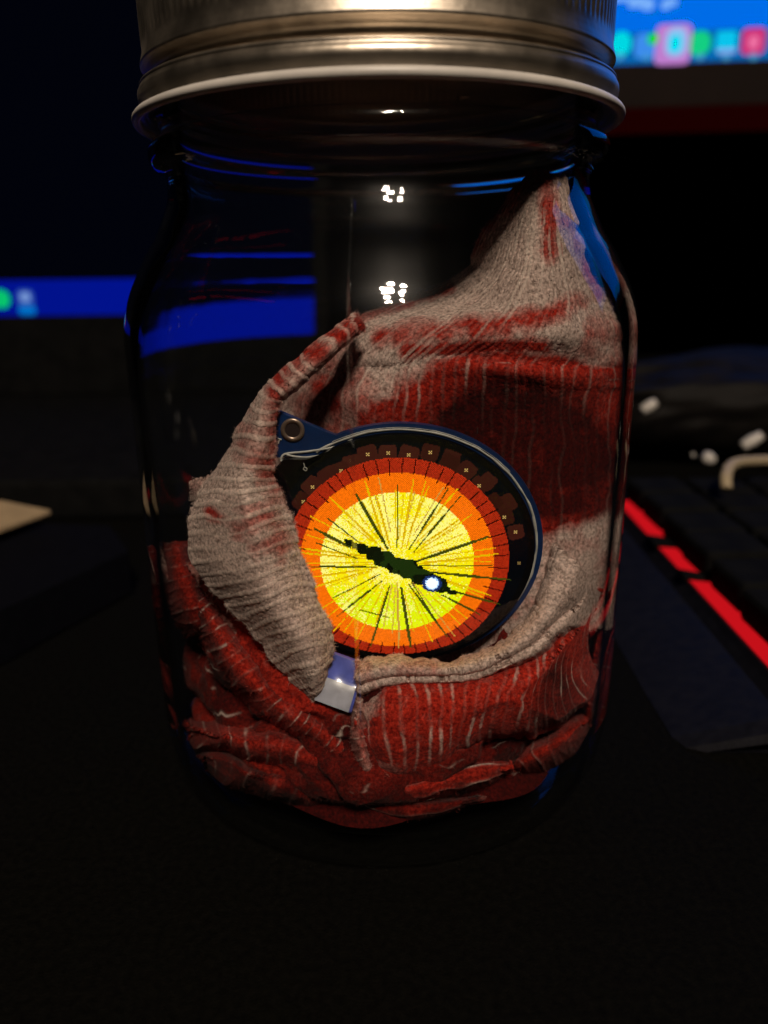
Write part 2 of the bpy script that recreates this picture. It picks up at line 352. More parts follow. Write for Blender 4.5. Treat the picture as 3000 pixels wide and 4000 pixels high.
# board outline: circle with the pointed ear on the upper left
def angle(p): return math.atan2(p[1], p[0]) % (2*math.pi)
pts = []
a_top = angle(tab[0]); a_bot = angle(tab[5])+0.18
for a in np.sort(np.concatenate([ra])):
    if a_top < a < a_bot: continue
    pts.append((a, (RP*math.cos(a), RP*FL*math.sin(a))))
before = [p for a, p in pts if a <= a_top]; after = [p for a, p in pts if a >= a_bot]
earl = [tuple(tab[0]), tuple(tab[1]), tuple(tab[2]), tuple(tab[3])]
outl = before+earl+after
bp_ = [dw(np.array(p), -0.10) for p in outl]
prism('circuit_board', bp_, dn*0.09, MAT['pcb'], disp, b=0.008)
def ring_on(name, c, r0, r1, off, mat, a0=0, a1=2*math.pi, n=64, h=0.012, jit=0.0, fl=1.0):
    V = []; fs = []; aa = np.linspace(a0, a1, n)
    for i, a in enumerate(aa):
        j0 = jit*(vnoise(np.array(a*9.), np.array(3.3), 5)-0.5); j1 = jit*(vnoise(np.array(a*13.), np.array(8.3), 9)-0.5)
        for r, o_ in ((r0+j0, off), (r0+j0, off+h), (r1+j1, off+h), (r1+j1, off)):
            V.append(dw(np.array([c[0]+r*math.cos(a), c[1]+fl*r*math.sin(a)]), o_))
    for i in range(n-1):
        for k in range(4):
            fs.append((4*i+k, 4*i+(k+1) % 4, 4*i+4+(k+1) % 4, 4*i+4+k))
    return mesh(name, V, fs, mat, disp)
hc = dl(np.array(1143.), np.array(1680.))
ring_on('plated_hole_ring', hc, 0.10, 0.158, -0.012, MAT['copper'], n=40, h=0.02)
V = [dw(hc, 0.0)]+[dw(hc+0.1*np.array([math.cos(a), math.sin(a)]), 0.0) for a in np.linspace(0, 2*math.pi, 24, endpoint=False)]
mesh('mounting_hole', V, [(0, 1+i, 1+(i+1) % 24) for i in range(24)], plain('hole_dark', (0.02, 0.008, 0.007, 1), 0.9), disp)
# black cover body standing on the board with a pale printed edge line
RC = 1.90
co = [(RC*math.cos(a), RC*FL*math.sin(a)) for a in ra if not (math.radians(140) < a < math.radians(200))]
cidx = [i for i, a in enumerate([a for a in ra if not (math.radians(140) < a < math.radians(200))])]
ra2 = [a for a in ra if not (math.radians(140) < a < math.radians(200))]
lobe = dl(np.array([1290., 1200., 1112., 1075., 1050., 1050., 1110.]), np.array([1762., 1788., 1784., 1830., 1900., 2050., 2230.]))
cpts = [(RC*math.cos(a), RC*FL*math.sin(a)) for a in ra2 if a <= math.radians(140)]+[tuple(p) for p in lobe]+[(RC*math.cos(a), RC*FL*math.sin(a)) for a in ra2 if a >= math.radians(200)]
prism('cover_glass', [dw(np.array(p), 0.0) for p in cpts], dn*0.10, MAT['cover'], disp, b=0.012)
ring_on('printed_edge_line', (0, 0), 1.925, 1.958, -0.008, MAT['silk'], math.radians(-28), math.radians(124), n=160, jit=0.018, fl=FL)
ring_on('printed_edge_line', (0, 0), 1.966, 1.976, -0.008, MAT['silk'], math.radians(40), math.radians(116), n=90, jit=0.012, fl=FL)
def strip(name, pix, wd, mat, off=-0.006, h=0.012):
    p = dl(np.array([q[0] for q in pix], float), np.array([q[1] for q in pix], float)); p = smooth_prof(p, 5)
    V = []; fs = []
    for i in range(len(p)):
        t = p[min(i+1, len(p)-1)]-p[max(i-1, 0)]; t /= np.linalg.norm(t); nn = np.array([-t[1], t[0]])*wd/2
        for q, o_ in ((p[i]-nn, off), (p[i]-nn, off+h), (p[i]+nn, off+h), (p[i]+nn, off)): V.append(dw(q, o_))
    for i in range(len(p)-1):
        for k in range(4): fs.append((4*i+k, 4*i+(k+1) % 4, 4*i+4+(k+1) % 4, 4*i+4+k))
    fs += [(0, 1, 2, 3), tuple(4*(len(p)-1)+k for k in (3, 2, 1, 0))]
    return mesh(name, V, fs, mat, disp)
strip('printed_edge_line', [(1378, 1717), (1330, 1738), (1290, 1750), (1200, 1764), (1112, 1774), (1098, 1800)], 0.028, MAT['silk'])
strip('printed_edge_line', [(1300, 1752), (1262, 1775), (1200, 1785), (1150, 1782), (1118, 1774)], 0.030, MAT['silk'], off=0.008)
strip('printed_letter', [(1084, 1712), (1100, 1718)], 0.016, MAT['silk'])
strip('printed_letter', [(1092, 1716), (1087, 1732)], 0.016, MAT['silk'])
strip('fibre_on_cover', [(1189, 1798), (1192, 1812), (1188, 1822), (1198, 1828), (1202, 1820), (1193, 1814)], 0.010, MAT['silk'], off=0.10)

# the lit picture: 240 x 240 picture elements as quads with their own colour
NP = 240; RA = 1.80; c0 = RA*2/NP
gi = np.arange(NP)
uu, vv = np.meshgrid((gi+0.5)*c0-RA, (gi+0.5)*c0-RA)      # (row v, col u)
rr_ = np.hypot(uu, vv); rng = np.random.default_rng(7)
img = np.zeros((NP, NP, 3))
def L3(r, g, b): return np.array(lin(r, g, b)[:3])
EC = dl(np.array(1551.), np.array(2188.))
RY = np.hypot(*(dl(np.array(1855.), np.array(2188.))-EC)); 
ex = uu-EC[0]; ey = vv-EC[1]
def radof(px): return np.hypot(*(dl(np.array(float(px)), np.array(2188.))-EC))
R1 = 1.075; R2 = 1.355; R3 = 1.565
th_ = np.arctan2(ey, ex); er = np.hypot(ex, ey)
# dim scales outside the iris (hexagonal cells)
SCL = ((1438, 1767), (1515, 1761), (1595, 1767), (1678, 1757), (1332, 1828), (1225, 1890), (1188, 1950), (1752, 1800), (1818, 1828), (1866, 1888), (1922, 1950), (1966, 2008), (2010, 2066), (1375, 1800), (1285, 1850), (1900, 1870), (1975, 1955), (1760, 1775))
for px, py in SCL:
    q = dl(np.array(float(px)), np.array(float(py))); a = math.atan2(q[1]-EC[1], q[0]-EC[0])+rng.uniform(-0.2, 0.2); sz = rng.uniform(0.92, 1.1)
    lx = (uu-q[0])*math.cos(a)+(vv-q[1])*math.sin(a); ly = -(uu-q[0])*math.sin(a)+(vv-q[1])*math.cos(a)
    hexm = (np.abs(ly) < 0.122*sz) & (np.abs(lx)*0.5+np.abs(ly)*0.86 < 0.142*sz) & (np.abs(lx) < 0.12*sz)
    img[hexm & (img.sum(-1) == 0)] = L3(58, 23, 16)*rng.uniform(0.55, 1.0)
for px, py in ((1438, 1767), (1515, 1761), (1595, 1767), (1678, 1757), (1332, 1828), (1225, 1890), (1188, 1950), (1818, 1828), (1866, 1888), (1966, 2008), (2010, 2066), (2022, 2187), (1995, 2355), (1952, 2434), (1822, 2517), (1711, 2572), (1408, 2566)):
    q = dl(np.array(float(px)), np.array(float(py))); i = int((q[0]+RA)/c0); j = int((q[1]+RA)/c0)
    dim = 1.0 if py < 2300 and px < 2015 else 0.45
    for di, dj in ((-1, -1), (1, -1), (-1, 1), (1, 1), (0, 0)):
        if 0 <= i+di < NP and 0 <= j+dj < NP: img[j+dj, i+di] = L3(205, 165, 95)*dim
def ring(r0, r1, col, amp):
    m_ = (er >= r0) & (er < r1); n = rng.random((NP, NP, 1))
    chk = (((gi[:, None]+gi[None, :]) % 2) == 0)[..., None]
    img[m_] = (col*(1-amp+2*amp*(0.5*n+0.5*chk)))[m_]
ring(0, R3, L3(158, 36, 13), 0.6)
ring(0, R2, L3(244, 108, 6), 0.36)
edge = R1
m_ = er < R1
n1 = rng.random((NP, NP)); n2 = fbm(uu*6+30, vv*3+9, 3, 3)
pale = np.clip(0.36+0.5*(ey/1.0)+(n2-0.5)*1.9-0.12*ex, 0.05, 0.85)
ispale = n1 < pale
img[m_ & ispale] = L3(255, 246, 128)
img[m_ & ~ispale] = L3(250, 232, 10)
g_ = m_ & (ey < -0.25-0.35*rng.random((NP, NP))) & ~ispale
img[g_] = L3(226, 240, 6)
dkp = m_ & (rng.random((NP, NP)) < 0.06); img[dkp] = L3(225, 190, 50)
def line(p0, p1, col, wpx, only=None, jag=0.5, broken=0.0):
    a = dl(np.array(p0[0], float), np.array(p0[1], float)); b = dl(np.array(p1[0], float), np.array(p1[1], float))
    n = int(np.linalg.norm(b-a)/c0*2.2)
    for t in np.linspace(0, 1, n):
        q = a+(b-a)*t; ww = wpx*(0.55+0.9*math.sin(math.pi*min(max(t*1.0, 0.08), 0.95))**0.7)
        if broken and rng.random() < broken: continue
        q = q/c0+NP/2
        jx = round(math.sin(q[1]*1.7+q[0]*0.9)*jag)
        for k in range(max(1, int(round(ww)))):
            off = k-(int(round(ww))-1)/2
            d = (b-a)/np.linalg.norm(b-a); i = int(q[0]-d[1]*off+jx*abs(d[1])); j = int(q[1]+d[0]*off+jx*abs(d[0]))
            if 0 <= i < NP and 0 <= j < NP: img[j, i] = col
def rg(x, y): return (1000+x/1.3825, 1550+y/1.3825)
cc = rg(760, 872); gold = L3(226, 178, 0); gold2 = L3(255, 150, 20)
rl = random.Random(11)
for k in range(46):
    a = math.radians(k*360/46+rl.uniform(-3, 3)); r0 = rl.uniform(85, 130); r1 = rl.choice([280, 300, 340, 362, 385, 300])
    line((cc[0]+r0*math.cos(a), cc[1]+r0*math.sin(a)*0.92), (cc[0]+r1*math.cos(a), cc[1]+r1*0.92*math.sin(a)), gold if rl.random() < 0.7 else L3(200, 150, 60), rl.choice([0.8, 1, 1, 1.5]), broken=0.25)
for p0, p1, wpx in (((725, 800), (650, 520), 1.6), ((700, 800), (590, 440), 1.6), ((690, 810), (400, 525), 1.4), ((785, 800), (850, 430), 1.4), ((810, 800), (915, 440), 1), ((850, 830), (1160, 620), 1), ((860, 885), (1300, 830), 1.6), ((650, 850), (240, 800), 1.6), ((650, 905), (270, 960), 1.2), ((900, 930), (1265, 1055), 1.6)):
    line(rg(*p0), rg(*p1), gold, wpx, broken=0.1)
dkc = L3(62, 66, 10)
for p0, p1, wpx in (((712, 805), (540, 510), 2.4), ((762, 795), (765, 462), 1), ((825, 805), (1035, 480), 1.1), ((850, 820), (1100, 520), 1.1), ((865, 870), (1250, 738), 2.2), ((880, 893), (1270, 893), 1), ((905, 925), (1370, 970), 1.8),
                    ((1010, 1015), (1310, 1100), 1.4), ((1000, 1050), (1205, 1155), 1.3), ((825, 995), (1030, 1275), 1.4), ((783, 1010), (835, 1330), 2.4), ((722, 1000), (620, 1325), 1.6), ((680, 975), (440, 1165), 1.2), ((650, 900), (290, 898), 1.4),
                    ((510, 795), (320, 695), 2.0), ((545, 855), (330, 772), 1.0), ((670, 940), (420, 1065), 0.9), ((560, 770), (390, 640), 1.0), ((840, 985), (970, 1190), 1.0), ((560, 1130), (720, 1172), 0.7)):
    line(rg(*p0), rg(*p1), dkc, wpx)
# short dark ticks in the red ring
for k in range(52):
    a = 2*math.pi*(k+0.5)/52+rl.uniform(-0.02, 0.02)
    r0 = R2-rl.uniform(-0.02, 0.07); r1 = R3-rl.uniform(-0.01, 0.03); n = 40
    for t in np.linspace(0, 1, n):
        r = r0+(r1-r0)*t; i = int((EC[0]+r*math.cos(a))/c0+NP/2); j = int((EC[1]+r*math.sin(a))/c0+NP/2)
        img[j, i] = L3(48, 4, 2)
# slit pupil: a ragged band of overlapping blots
pa = dl(np.array(1345.), np.array(2098.)); pb = dl(np.array(1782.), np.array(2305.))
for t in np.linspace(0, 1, 70):
    q = pa+(pb-pa)*t; r = (0.02+0.092*math.sin(math.pi*t)**1.0)*(0.45+0.6*abs(math.sin(t*31))+0.25*rng.random())
    if 0.62 < t < 0.86: r = max(r, 0.085+0.03*rng.random())
    q = q+rng.normal(0, 0.016, 2)
    d = np.maximum(np.abs(uu-q[0]), np.abs(vv-q[1]))*0.55+np.hypot(uu-q[0], vv-q[1])*0.45
    mm = d < r
    core = mm & (np.abs((uu-q[0])) < r*0.75)
    img[mm] = L3(14, 22, 6)*(0.5+0.7*rng.random())
gr = (img.sum(-1) < 0.02) & (er < 0.5) & (fbm(uu*7, vv*7, 21, 2) > 0.5); img[gr] = L3(26, 44, 9)
hl = dl(np.array(1686.), np.array(2266.)); hd = np.hypot(uu-hl[0], vv-hl[1])+0.02*(rng.random((NP, NP))-0.5)
img[hd < 0.135] = L3(30, 52, 110)*0.8; img[hd < 0.098] = L3(170, 205, 255); img[hd < 0.082] = L3(232, 244, 255)*1.3
base = L3(7, 9, 14)
img = np.where(img.sum(-1, keepdims=True) == 0, base*0.5, img)
# geometry
inside = np.hypot(uu, vv/FL) < RA
VX, VY = np.meshgrid(np.arange(NP+1)*c0-RA, np.arange(NP+1)*c0-RA)
V = dw(np.stack([VX, VY], -1).reshape(-1, 2), 0.108)
jj, ii = np.nonzero(inside); b0 = jj*(NP+1)+ii
fs = np.stack([b0, b0+1, b0+NP+2, b0+NP+1], -1)
scr_m = bpy.data.materials.new('lit_screen'); scr_m.use_nodes = True; nt = scr_m.node_tree; nt.nodes.clear()
at_ = node(nt, 'ShaderNodeAttribute', attribute_name='picture'); em = node(nt, 'ShaderNodeEmission', i_Strength=1.15); gls = node(nt, 'ShaderNodeBsdfGlossy', i_Roughness=0.08, i_Color=(0.04, 0.04, 0.04, 1)); ads = node(nt, 'ShaderNodeAddShader'); ou = node(nt, 'ShaderNodeOutputMaterial')
nt.links.new(at_.outputs['Color'], em.inputs[0]); nt.links.new(em.outputs[0], ads.inputs[0]); nt.links.new(gls.outputs[0], ads.inputs[1]); nt.links.new(ads.outputs[0], ou.inputs[0])
scr = mesh('screen', V, fs, scr_m, disp, smooth=False)
ca = scr.data.color_attributes.new('picture', 'FLOAT_COLOR', 'CORNER')
colr = np.ones((len(fs), 4, 4)); colr[:, :, :3] = img[jj, ii][:, None, :]
ca.data.foreach_set('color', colr.reshape(-1))
# blue pull tab folded out of the lower edge
tp = np.array([(1300, 2545, -2.75), (1428, 2592, -2.75), (1372, 2785, -3.12), (1228, 2732, -3.15)])
tb = [[], []]
nu_, nv_ = 14, 18; V = []; fs = []
for j in range(nv_+1):
    t = j/nv_; l = tp[0]*(1-t)+tp[3]*t; r = tp[1]*(1-t)+tp[2]*t
    for i in range(nu_+1):
        q = l*(1-i/nu_)+r*i/nu_
        p = at_y(np.array(q[0]), np.array(q[1]), np.array(q[2]-0.10*math.sin(math.pi*t)+0.05*math.sin(3*i/nu_+2*t)))
        V.append(p)
for j in range(nv_):
    for i in range(nu_):
        a = j*(nu_+1)+i; fs.append((a, a+1, a+nu_+2, a+nu_+1))
pt = mesh('pull_tab', V, fs, MAT['film'], disp); md = pt.modifiers.new('t', 'SOLIDIFY'); md.thickness = 0.0002
V2 = [np.asarray(V[(nu_+1)*j+i]) + 0*np.array([0, 0, 0])+np.array([0, -0.035, 0.012]) for j in range(9, nv_+1) for i in range(nu_+1)]
V2 += []
fs2 = [(j*(nu_+1)+i, j*(nu_+1)+i+1, (j+1)*(nu_+1)+i+1, (j+1)*(nu_+1)+i) for j in range(nv_-9) for i in range(nu_-1)]
pf = mesh('frosted_end', V2, fs2, plain('frosted_film', (0.42, 0.42, 0.50, 1), 0.3, 0, 0.6, nscale=450, namt=0.25), pt)

# ------------------------------------------------------------------ gauze
cloth = empty('stained_gauze'); tag(cloth, 'blood red stained beige gauze cloth crumpled around the eye screen inside the jar', 'cloth')
RIN = 3.80
def jar_rin(z):
    return np.interp(z, [0.5, 0.6, 0.8, 1.2, 1.9, 7.2, 7.6, 7.88, 8.12, 8.36, 8.62, 8.84, 9.05, 9.3, 9.6], [3.0, 3.3, 3.6, 3.74, 3.79, 3.77, 3.70, 3.62, 3.53, 3.42, 3.29, 3.17, 3.06, 2.97, 2.93])
def clampin(P):
    for _ in range(3):
        r = np.hypot(P[..., 0], P[..., 1]); lim = jar_rin(P[..., 2]); k = np.minimum(1, lim/np.maximum(r, 1e-6))
        P[..., 0] *= k; P[..., 1] *= k
    P[..., 2] = np.maximum(P[..., 2], 0.62)
    return P
def cat(A, n, axis=0):
    """Catmull-Rom resample along axis"""
    A = np.moveaxis(np.asarray(A, float), axis, 0); m = len(A)
    t = np.linspace(0, m-1, n); i = np.minimum(t.astype(int), m-2); f = (t-i).reshape(-1, *([1]*(A.ndim-1)))
    p0 = A[np.maximum(i-1, 0)]; p1 = A[i]; p2 = A[i+1]; p3 = A[np.minimum(i+2, m-1)]
    o = 0.5*((2*p1)+(-p0+p2)*f+(2*p0-5*p1+4*p2-p3)*f*f+(-p0+3*p1-3*p2+p3)*f**3)
    return np.moveaxis(o, 0, axis)
def blob(px, py, x, y, rx, ry, rot=0.0, soft=0.35):
    c, s = math.cos(math.radians(rot)), math.sin(math.radians(rot))
    dx = px-x; dy = py-y; u = (dx*c+dy*s)/rx; v = (-dx*s+dy*c)/ry
    return np.clip((1+soft-np.hypot(u, v))/soft/2, 0, 1)
def pline(px, py, pts, wd):
    d = np.full(px.shape, 1e9)
    for (x0, y0), (x1, y1) in zip(pts[:-1], pts[1:]):
        vx, vy = x1-x0, y1-y0; t = np.clip(((px-x0)*vx+(py-y0)*vy)/(vx*vx+vy*vy), 0, 1)
        d = np.minimum(d, np.hypot(px-x0-t*vx, py-y0-t*vy))
    return np.clip(1.3-d/wd, 0, 1)
FIB = {'v': [], 'c': [], 'n': 0}
def add_fibres(P, N, paint, px, py, count, seed, ln=0.040, wd=0.0034):
    r = np.random.default_rng(seed); h, w_ = P.shape[:2]
    idx = r.integers(0, h*w_, count)
    p = P.reshape(-1, 3)[idx]; n = N.reshape(-1, 3)[idx]; c = paint.reshape(-1, 3)[idx]
    rnd = r.normal(0, 1, (count, 3)); d = rnd-n*(np.sum(rnd*n, -1, keepdims=True)); d /= np.linalg.norm(d, axis=-1, keepdims=True)
    L = ln*(0.4+r.random((count, 1))*1.2); lift = n*L*(0.25+0.55*r.random((count, 1)))
    side = np.cross(d, n)*wd*0.5
    p1 = p+d*L*0.5+lift; d2 = d+r.normal(0, 0.5, (count, 3)); p2 = p1+d2*L*0.5-lift*0.15
    V = np.stack([p-side, p+side, p1-side, p1+side, p2], 1)
    FIB['v'].append(V); FIB['c'].append(c)
def patch(name, rows, nu, nv, stain, ribs=None, noise=(0.05, 3.0), fine=0.006, fib=2500, seed=1, thick=0.05, edge=(6, 6), rows_ready=False, label=None):
    """rows: list of rows of (px,py,Y).  ribs=(axis,count,height,thread) ; stain(px,py,u,v)->(stain,dark,thread)"""
    A = cat(cat(np.array(rows, float), nv, 0), nu, 1) if not rows_ready else rows
    px, py, Y = A[..., 0].copy(), A[..., 1].copy(), A[..., 2]
    vgrid, ugrid = np.meshgrid(np.linspace(0, 1, A.shape[0]), np.linspace(0, 1, A.shape[1]), indexing='ij')
    # wandering edges
    eu = np.exp(-ugrid*12)+np.exp(-(1-ugrid)*12); ev = np.exp(-vgrid*12)+np.exp(-(1-vgrid)*12)
    px = px+eu*edge[0]*2*(vnoise(vgrid*40, ugrid*3, seed+5)-0.5)*2; py = py+ev*edge[1]*2*(vnoise(ugrid*40, vgrid*3, seed+6)-0.5)*2
    P = at_y(px, py, Y)
    def normals(P):
        a = np.gradient(P, axis=0); b = np.gradient(P, axis=1); n = np.cross(b, a); n /= np.maximum(np.linalg.norm(n, axis=-1, keepdims=True), 1e-9)
        s = np.sign(np.sum(n*(CAM-P), -1, keepdims=True).mean()); return n*s
    N = normals(P)
    sx, sy = px/300., py/300.
    warp = fbm(sx*1.3, sy*1.3, seed+40, 3)-0.5
    disp_ = noise[0]*2*(fbm(sx*noise[1], sy*noise[1], seed, 2)-0.5) + noise[0]*0.9*(0.5-np.abs(fbm(sx*noise[1]*1.7+9, sy*noise[1]*1.7, seed+3, 2)-0.5)*4)*0.35
    crest = np.zeros_like(px)
    if ribs:
        ax, cnt, hgt, thr = ribs
        c = (vgrid if ax == 'v' else ugrid); o_ = (ugrid if ax == 'v' else vgrid)
        ph = c*cnt+warp*1.6+(vnoise(c*cnt*0.5, o_*2.0, seed+8)-0.5)*0.7
        f = ph-np.floor(ph)-0.5
        cr_ = np.exp(-(f/0.13)**2); amp = 0.5+0.5*np.clip((fbm(np.floor(ph)*3.1, o_*3.0, seed+11, 2)-0.25)*2.0, 0, 1)
        disp_ = disp_+hgt*cr_*amp
        brk = np.clip((fbm(np.floor(ph)*7.7+3, o_*5.0, seed+13, 3)-0.5)*6, 0, 1)
        crest = np.exp(-(f/(0.09 if ax == 'v' and cnt > 30 else 0.065))**2)*amp*thr*((0.75+0.25*brk) if ax == 'v' and cnt > 30 else (0.12+0.88*brk))
    disp_ = disp_+fine*2*(fbm(sx*32, sy*32, seed+21, 3)-0.5)
    P = P+N*disp_[..., None]
    P = clampin(P)
    N = normals(P)
    st, dk, th = stain(px, py, ugrid, vgrid)
    stn = np.clip(st+(fbm(sx*5.5, sy*5.5, seed+31, 4)-0.5)*0.95*(st > 0.02)*(st < 0.98), 0, 1)
    paint = np.stack([stn, np.clip(dk+(fbm(sx*5, sy*5, seed+33, 4)-0.5)*1.0*(dk > 0.02), 0, 1)*(dk > 0.02), np.clip(th*crest, 0, 1)], -1)
    h, w_ = px.shape; b = (np.arange(h-1)[:, None]*w_+np.arange(w_-1)[None, :]).reshape(-1)
    fs = np.stack([b, b+1, b+w_+1, b+w_], -1)
    o = mesh(name, P.reshape(-1, 3), fs, MAT['cloth'], cloth)
    c = o.data.color_attributes.new('paint', 'FLOAT_COLOR', 'POINT'); cc_ = np.ones((h*w_, 4)); cc_[:, :3] = paint.reshape(-1, 3)
    c.data.foreach_set('color', cc_.reshape(-1))
    if thick:
        md = o.modifiers.new('thickness', 'SOLIDIFY'); md.thickness = thick*S; md.offset = -1 if True else 1; md.use_rim = True
    add_fibres(P, N, paint, px, py, fib, seed+70)
    # extra fuzz on the four edges
    for sl in (np.s_[:2, :], np.s_[-2:, :], np.s_[:, :2], np.s_[:, -2:]):
        add_fibres(P[sl], N[sl], paint[sl], px, py, fib//7, seed+71, ln=0.045)
    return o
def K(v): return lambda px, py, u, v_: v

# --- back upper sheet
rows = [
 [(2068, 690, -1.3), (2100, 686, -1.5), (2135, 688, -1.6), (2165, 695, -1.6), (2200, 706, -1.5)],
 [(1965, 795, -1.2), (2040, 790, -1.6), (2110, 790, -1.8), (2170, 800, -1.8), (2225, 815, -1.5)],
 [(1888, 930, -1.0), (1980, 930, -1.5), (2080, 930, -1.9), (2180, 930, -1.9), (2262, 940, -1.4)],
 [(1815, 1070, -0.8), (1940, 1075, -1.5), (2060, 1075, -2.0), (2190, 1075, -1.9), (2310, 1090, -1.3)],
 [(1640, 1148, -0.6), (1820, 1180, -1.4), (2010, 1200, -2.1), (2200, 1200, -2.0), (2372, 1210, -1.2)],
 [(1500, 1200, -0.8), (1700, 1250, -1.8), (1950, 1270, -2.3), (2200, 1270, -2.2), (2408, 1290, -1.2)],
 [(1385, 1262, -1.2), (1620, 1310, -2.1), (1900, 1320, -2.4), (2180, 1325, -2.3), (2425, 1370, -1.2)],
 [(1230, 1385, -1.0), (1520, 1395, -2.05), (1820, 1388, -2.28), (2120, 1412, -2.25), (2450, 1440, -1.2)],
 [(1170, 1440, -0.8), (1480, 1438, -1.95), (1800, 1428, -2.35), (2110, 1460, -2.4), (2455, 1490, -1.2)],
 [(1130, 1500, -0.6), (1450, 1490, -2.0), (1800, 1490, -2.3), (2110, 1540, -2.2), (2445, 1560, -1.2)],
 [(1090, 1600, -0.6), (1420, 1590, -2.1), (1800, 1620, -2.15), (2110, 1680, -2.1), (2425, 1720, -1.25)],
 [(1080, 1800, -0.8), (1400, 1800, -1.9), (1800, 1850, -1.95), (2110, 1880, -2.1), (2425, 1880, -1.25)],
 [(1080, 2050, -0.8), (1400, 2050, -1.8), (1800, 2050, -1.8), (2120, 2070, -2.2), (2415, 2040, -1.4)],
 [(1080, 2300, -0.8), (1400, 2300, -1.8), (1800, 2300, -1.9), (2120, 2250, -2.4), (2408, 2200, -1.5)],
 [(1080, 2600, -0.8), (1400, 2600, -1.8), (1800, 2600, -2.0), (2120, 2500, -2.5), (2395, 2450, -1.6)]]
def st_up(px, py, u, v):
    s = np.zeros_like(px); d = np.zeros_like(px)
    s = np.maximum(s, 0.9*pline(px, py, [(2130, 690), (2010, 760), (1930, 850), (1860, 960)], 40))
    s = np.maximum(s, 0.8*pline(px, py, [(2120, 700), (2150, 900), (2145, 1020)], 36))
    s = np.maximum(s, 0.55*pline(px, py, [(2200, 860), (2260, 1000), (2330, 1170)], 25))
    s = np.maximum(s, 0.9*pline(px, py, [(1370, 1270), (1600, 1195), (1760, 1130)], 26))
    s = np.maximum(s, 0.85*pline(px, py, [(1500, 1330), (1750, 1300), (1950, 1290), (2120, 1240), (2240, 1180)], 48))
    s = np.maximum(s, 1.0*pline(px, py, [(1600, 1370), (1900, 1345), (2120, 1350)], 40))
    s = np.maximum(s, 1.0*pline(px, py, [(1640, 1520), (1790, 1420), (1950, 1400), (2150, 1420), (2300, 1470), (2460, 1450)], 60))
    s = np.maximum(s, 0.85*pline(px, py, [(1180, 1470), (1290, 1500), (1350, 1660)], 60))
    s = np.maximum(s, 1.0*pline(px, py, [(1440, 1640), (1500, 1610), (1600, 1570), (1700, 1530)], 60))
    s = np.maximum(s, 0.62*blob(px, py, 1330, 1560, 170, 170, 0, 0.5)); d = np.maximum(d, 0.25*blob(px, py, 1300, 1560, 130, 150, 0, 0.5))
    s = np.maximum(s, blob(px, py, 2050, 1780, 420, 330, 12, 0.12))
    s = np.maximum(s, 1.25*pline(px, py, [(1620, 1600), (1780, 1510), (1950, 1490), (2150, 1500), (2320, 1540), (2430, 1560)], 125))
    s = np.maximum(s, 1.2*pline(px, py, [(2400, 1520), (2400, 1900)], 80))
    s = np.maximum(s, 0.45*blob(px, py, 2350, 1330, 110, 110))
    d = np.maximum(d, 1.1*blob(px, py, 2060, 1770, 390, 270, 18, 0.2))  # dark red stain, deepened with painted shade of the hollow
    d = np.maximum(d, 0.8*blob(px, py, 2260, 1950, 150, 180, 10, 0.4))
    d = np.maximum(d, 0.5*blob(px, py, 1180, 1560, 90, 100, 0, 0.5))  # shade in the cavity beside the board's ear, painted in
    # torn boundary: lower right goes back to clean gauze
    low = np.clip((py-(2075-0.42*(px-2120)))/50, 0, 1)
    s = s*(1-low)+0.12*low; d = d*(1-low)
    th = 0.4+0.6*(blob(px, py, 1560, 1480, 260, 110)+blob(px, py, 1950, 1000, 300, 280))
    return s, d, np.clip(th, 0, 1)*(1-0.8*d)
patch('upper_sheet', rows, 420, 620, st_up, ribs=('u', 34, 0.010, 1.0), noise=(0.05, 1.3), fib=60000, seed=3)

# --- left flap in front of the screen edge
lf = [((1392, 1240, -1.9), (1400, 1262, -2.2), (1412, 1280, -2.1)),
 ((1300, 1305, -2.1), (1316, 1330, -2.5), (1330, 1352, -2.4)),
 ((1185, 1392, -2.2), (1205, 1425, -2.7), (1222, 1450, -2.6)),
 ((1085, 1475, -2.3), (1120, 1505, -2.9), (1135, 1530, -2.8)),
 ((1000, 1560, -2.4), (1045, 1570, -3.0), (1082, 1585, -2.9)),
 ((940, 1680, -2.5), (1010, 1680, -3.1), (1068, 1680, -2.95)),
 ((880, 1790, -2.5), (980, 1785, -3.2), (1062, 1780, -2.98)),
 ((812, 1890, -2.5), (950, 1880, -3.25), (1065, 1870, -2.98)),
 ((768, 1990, -2.55), (930, 1965, -3.3), (1095, 1930, -2.98)),
 ((748, 2090, -2.6), (940, 2065, -3.35), (1130, 2030, -2.98)),
 ((765, 2190, -2.65), (965, 2155, -3.35), (1162, 2110, -2.98)),
 ((815, 2270, -2.7), (1000, 2240, -3.35), (1187, 2200, -2.98)),
 ((885, 2345, -2.75), (1050, 2320, -3.35), (1218, 2285, -2.98)),
 ((962, 2425, -2.8), (1100, 2395, -3.35), (1243, 2360, -3.0)),
 ((1032, 2515, -2.85), (1160, 2480, -3.35), (1283, 2440, -3.0)),
 ((1102, 2605, -2.9), (1200, 2565, -3.3), (1290, 2515, -3.0)),
 ((1172, 2675, -2.95), (1228, 2638, -3.25), (1276, 2590, -3.0)),
 ((1225, 2715, -3.0), (1238, 2695, -3.1), (1256, 2665, -3.0))]
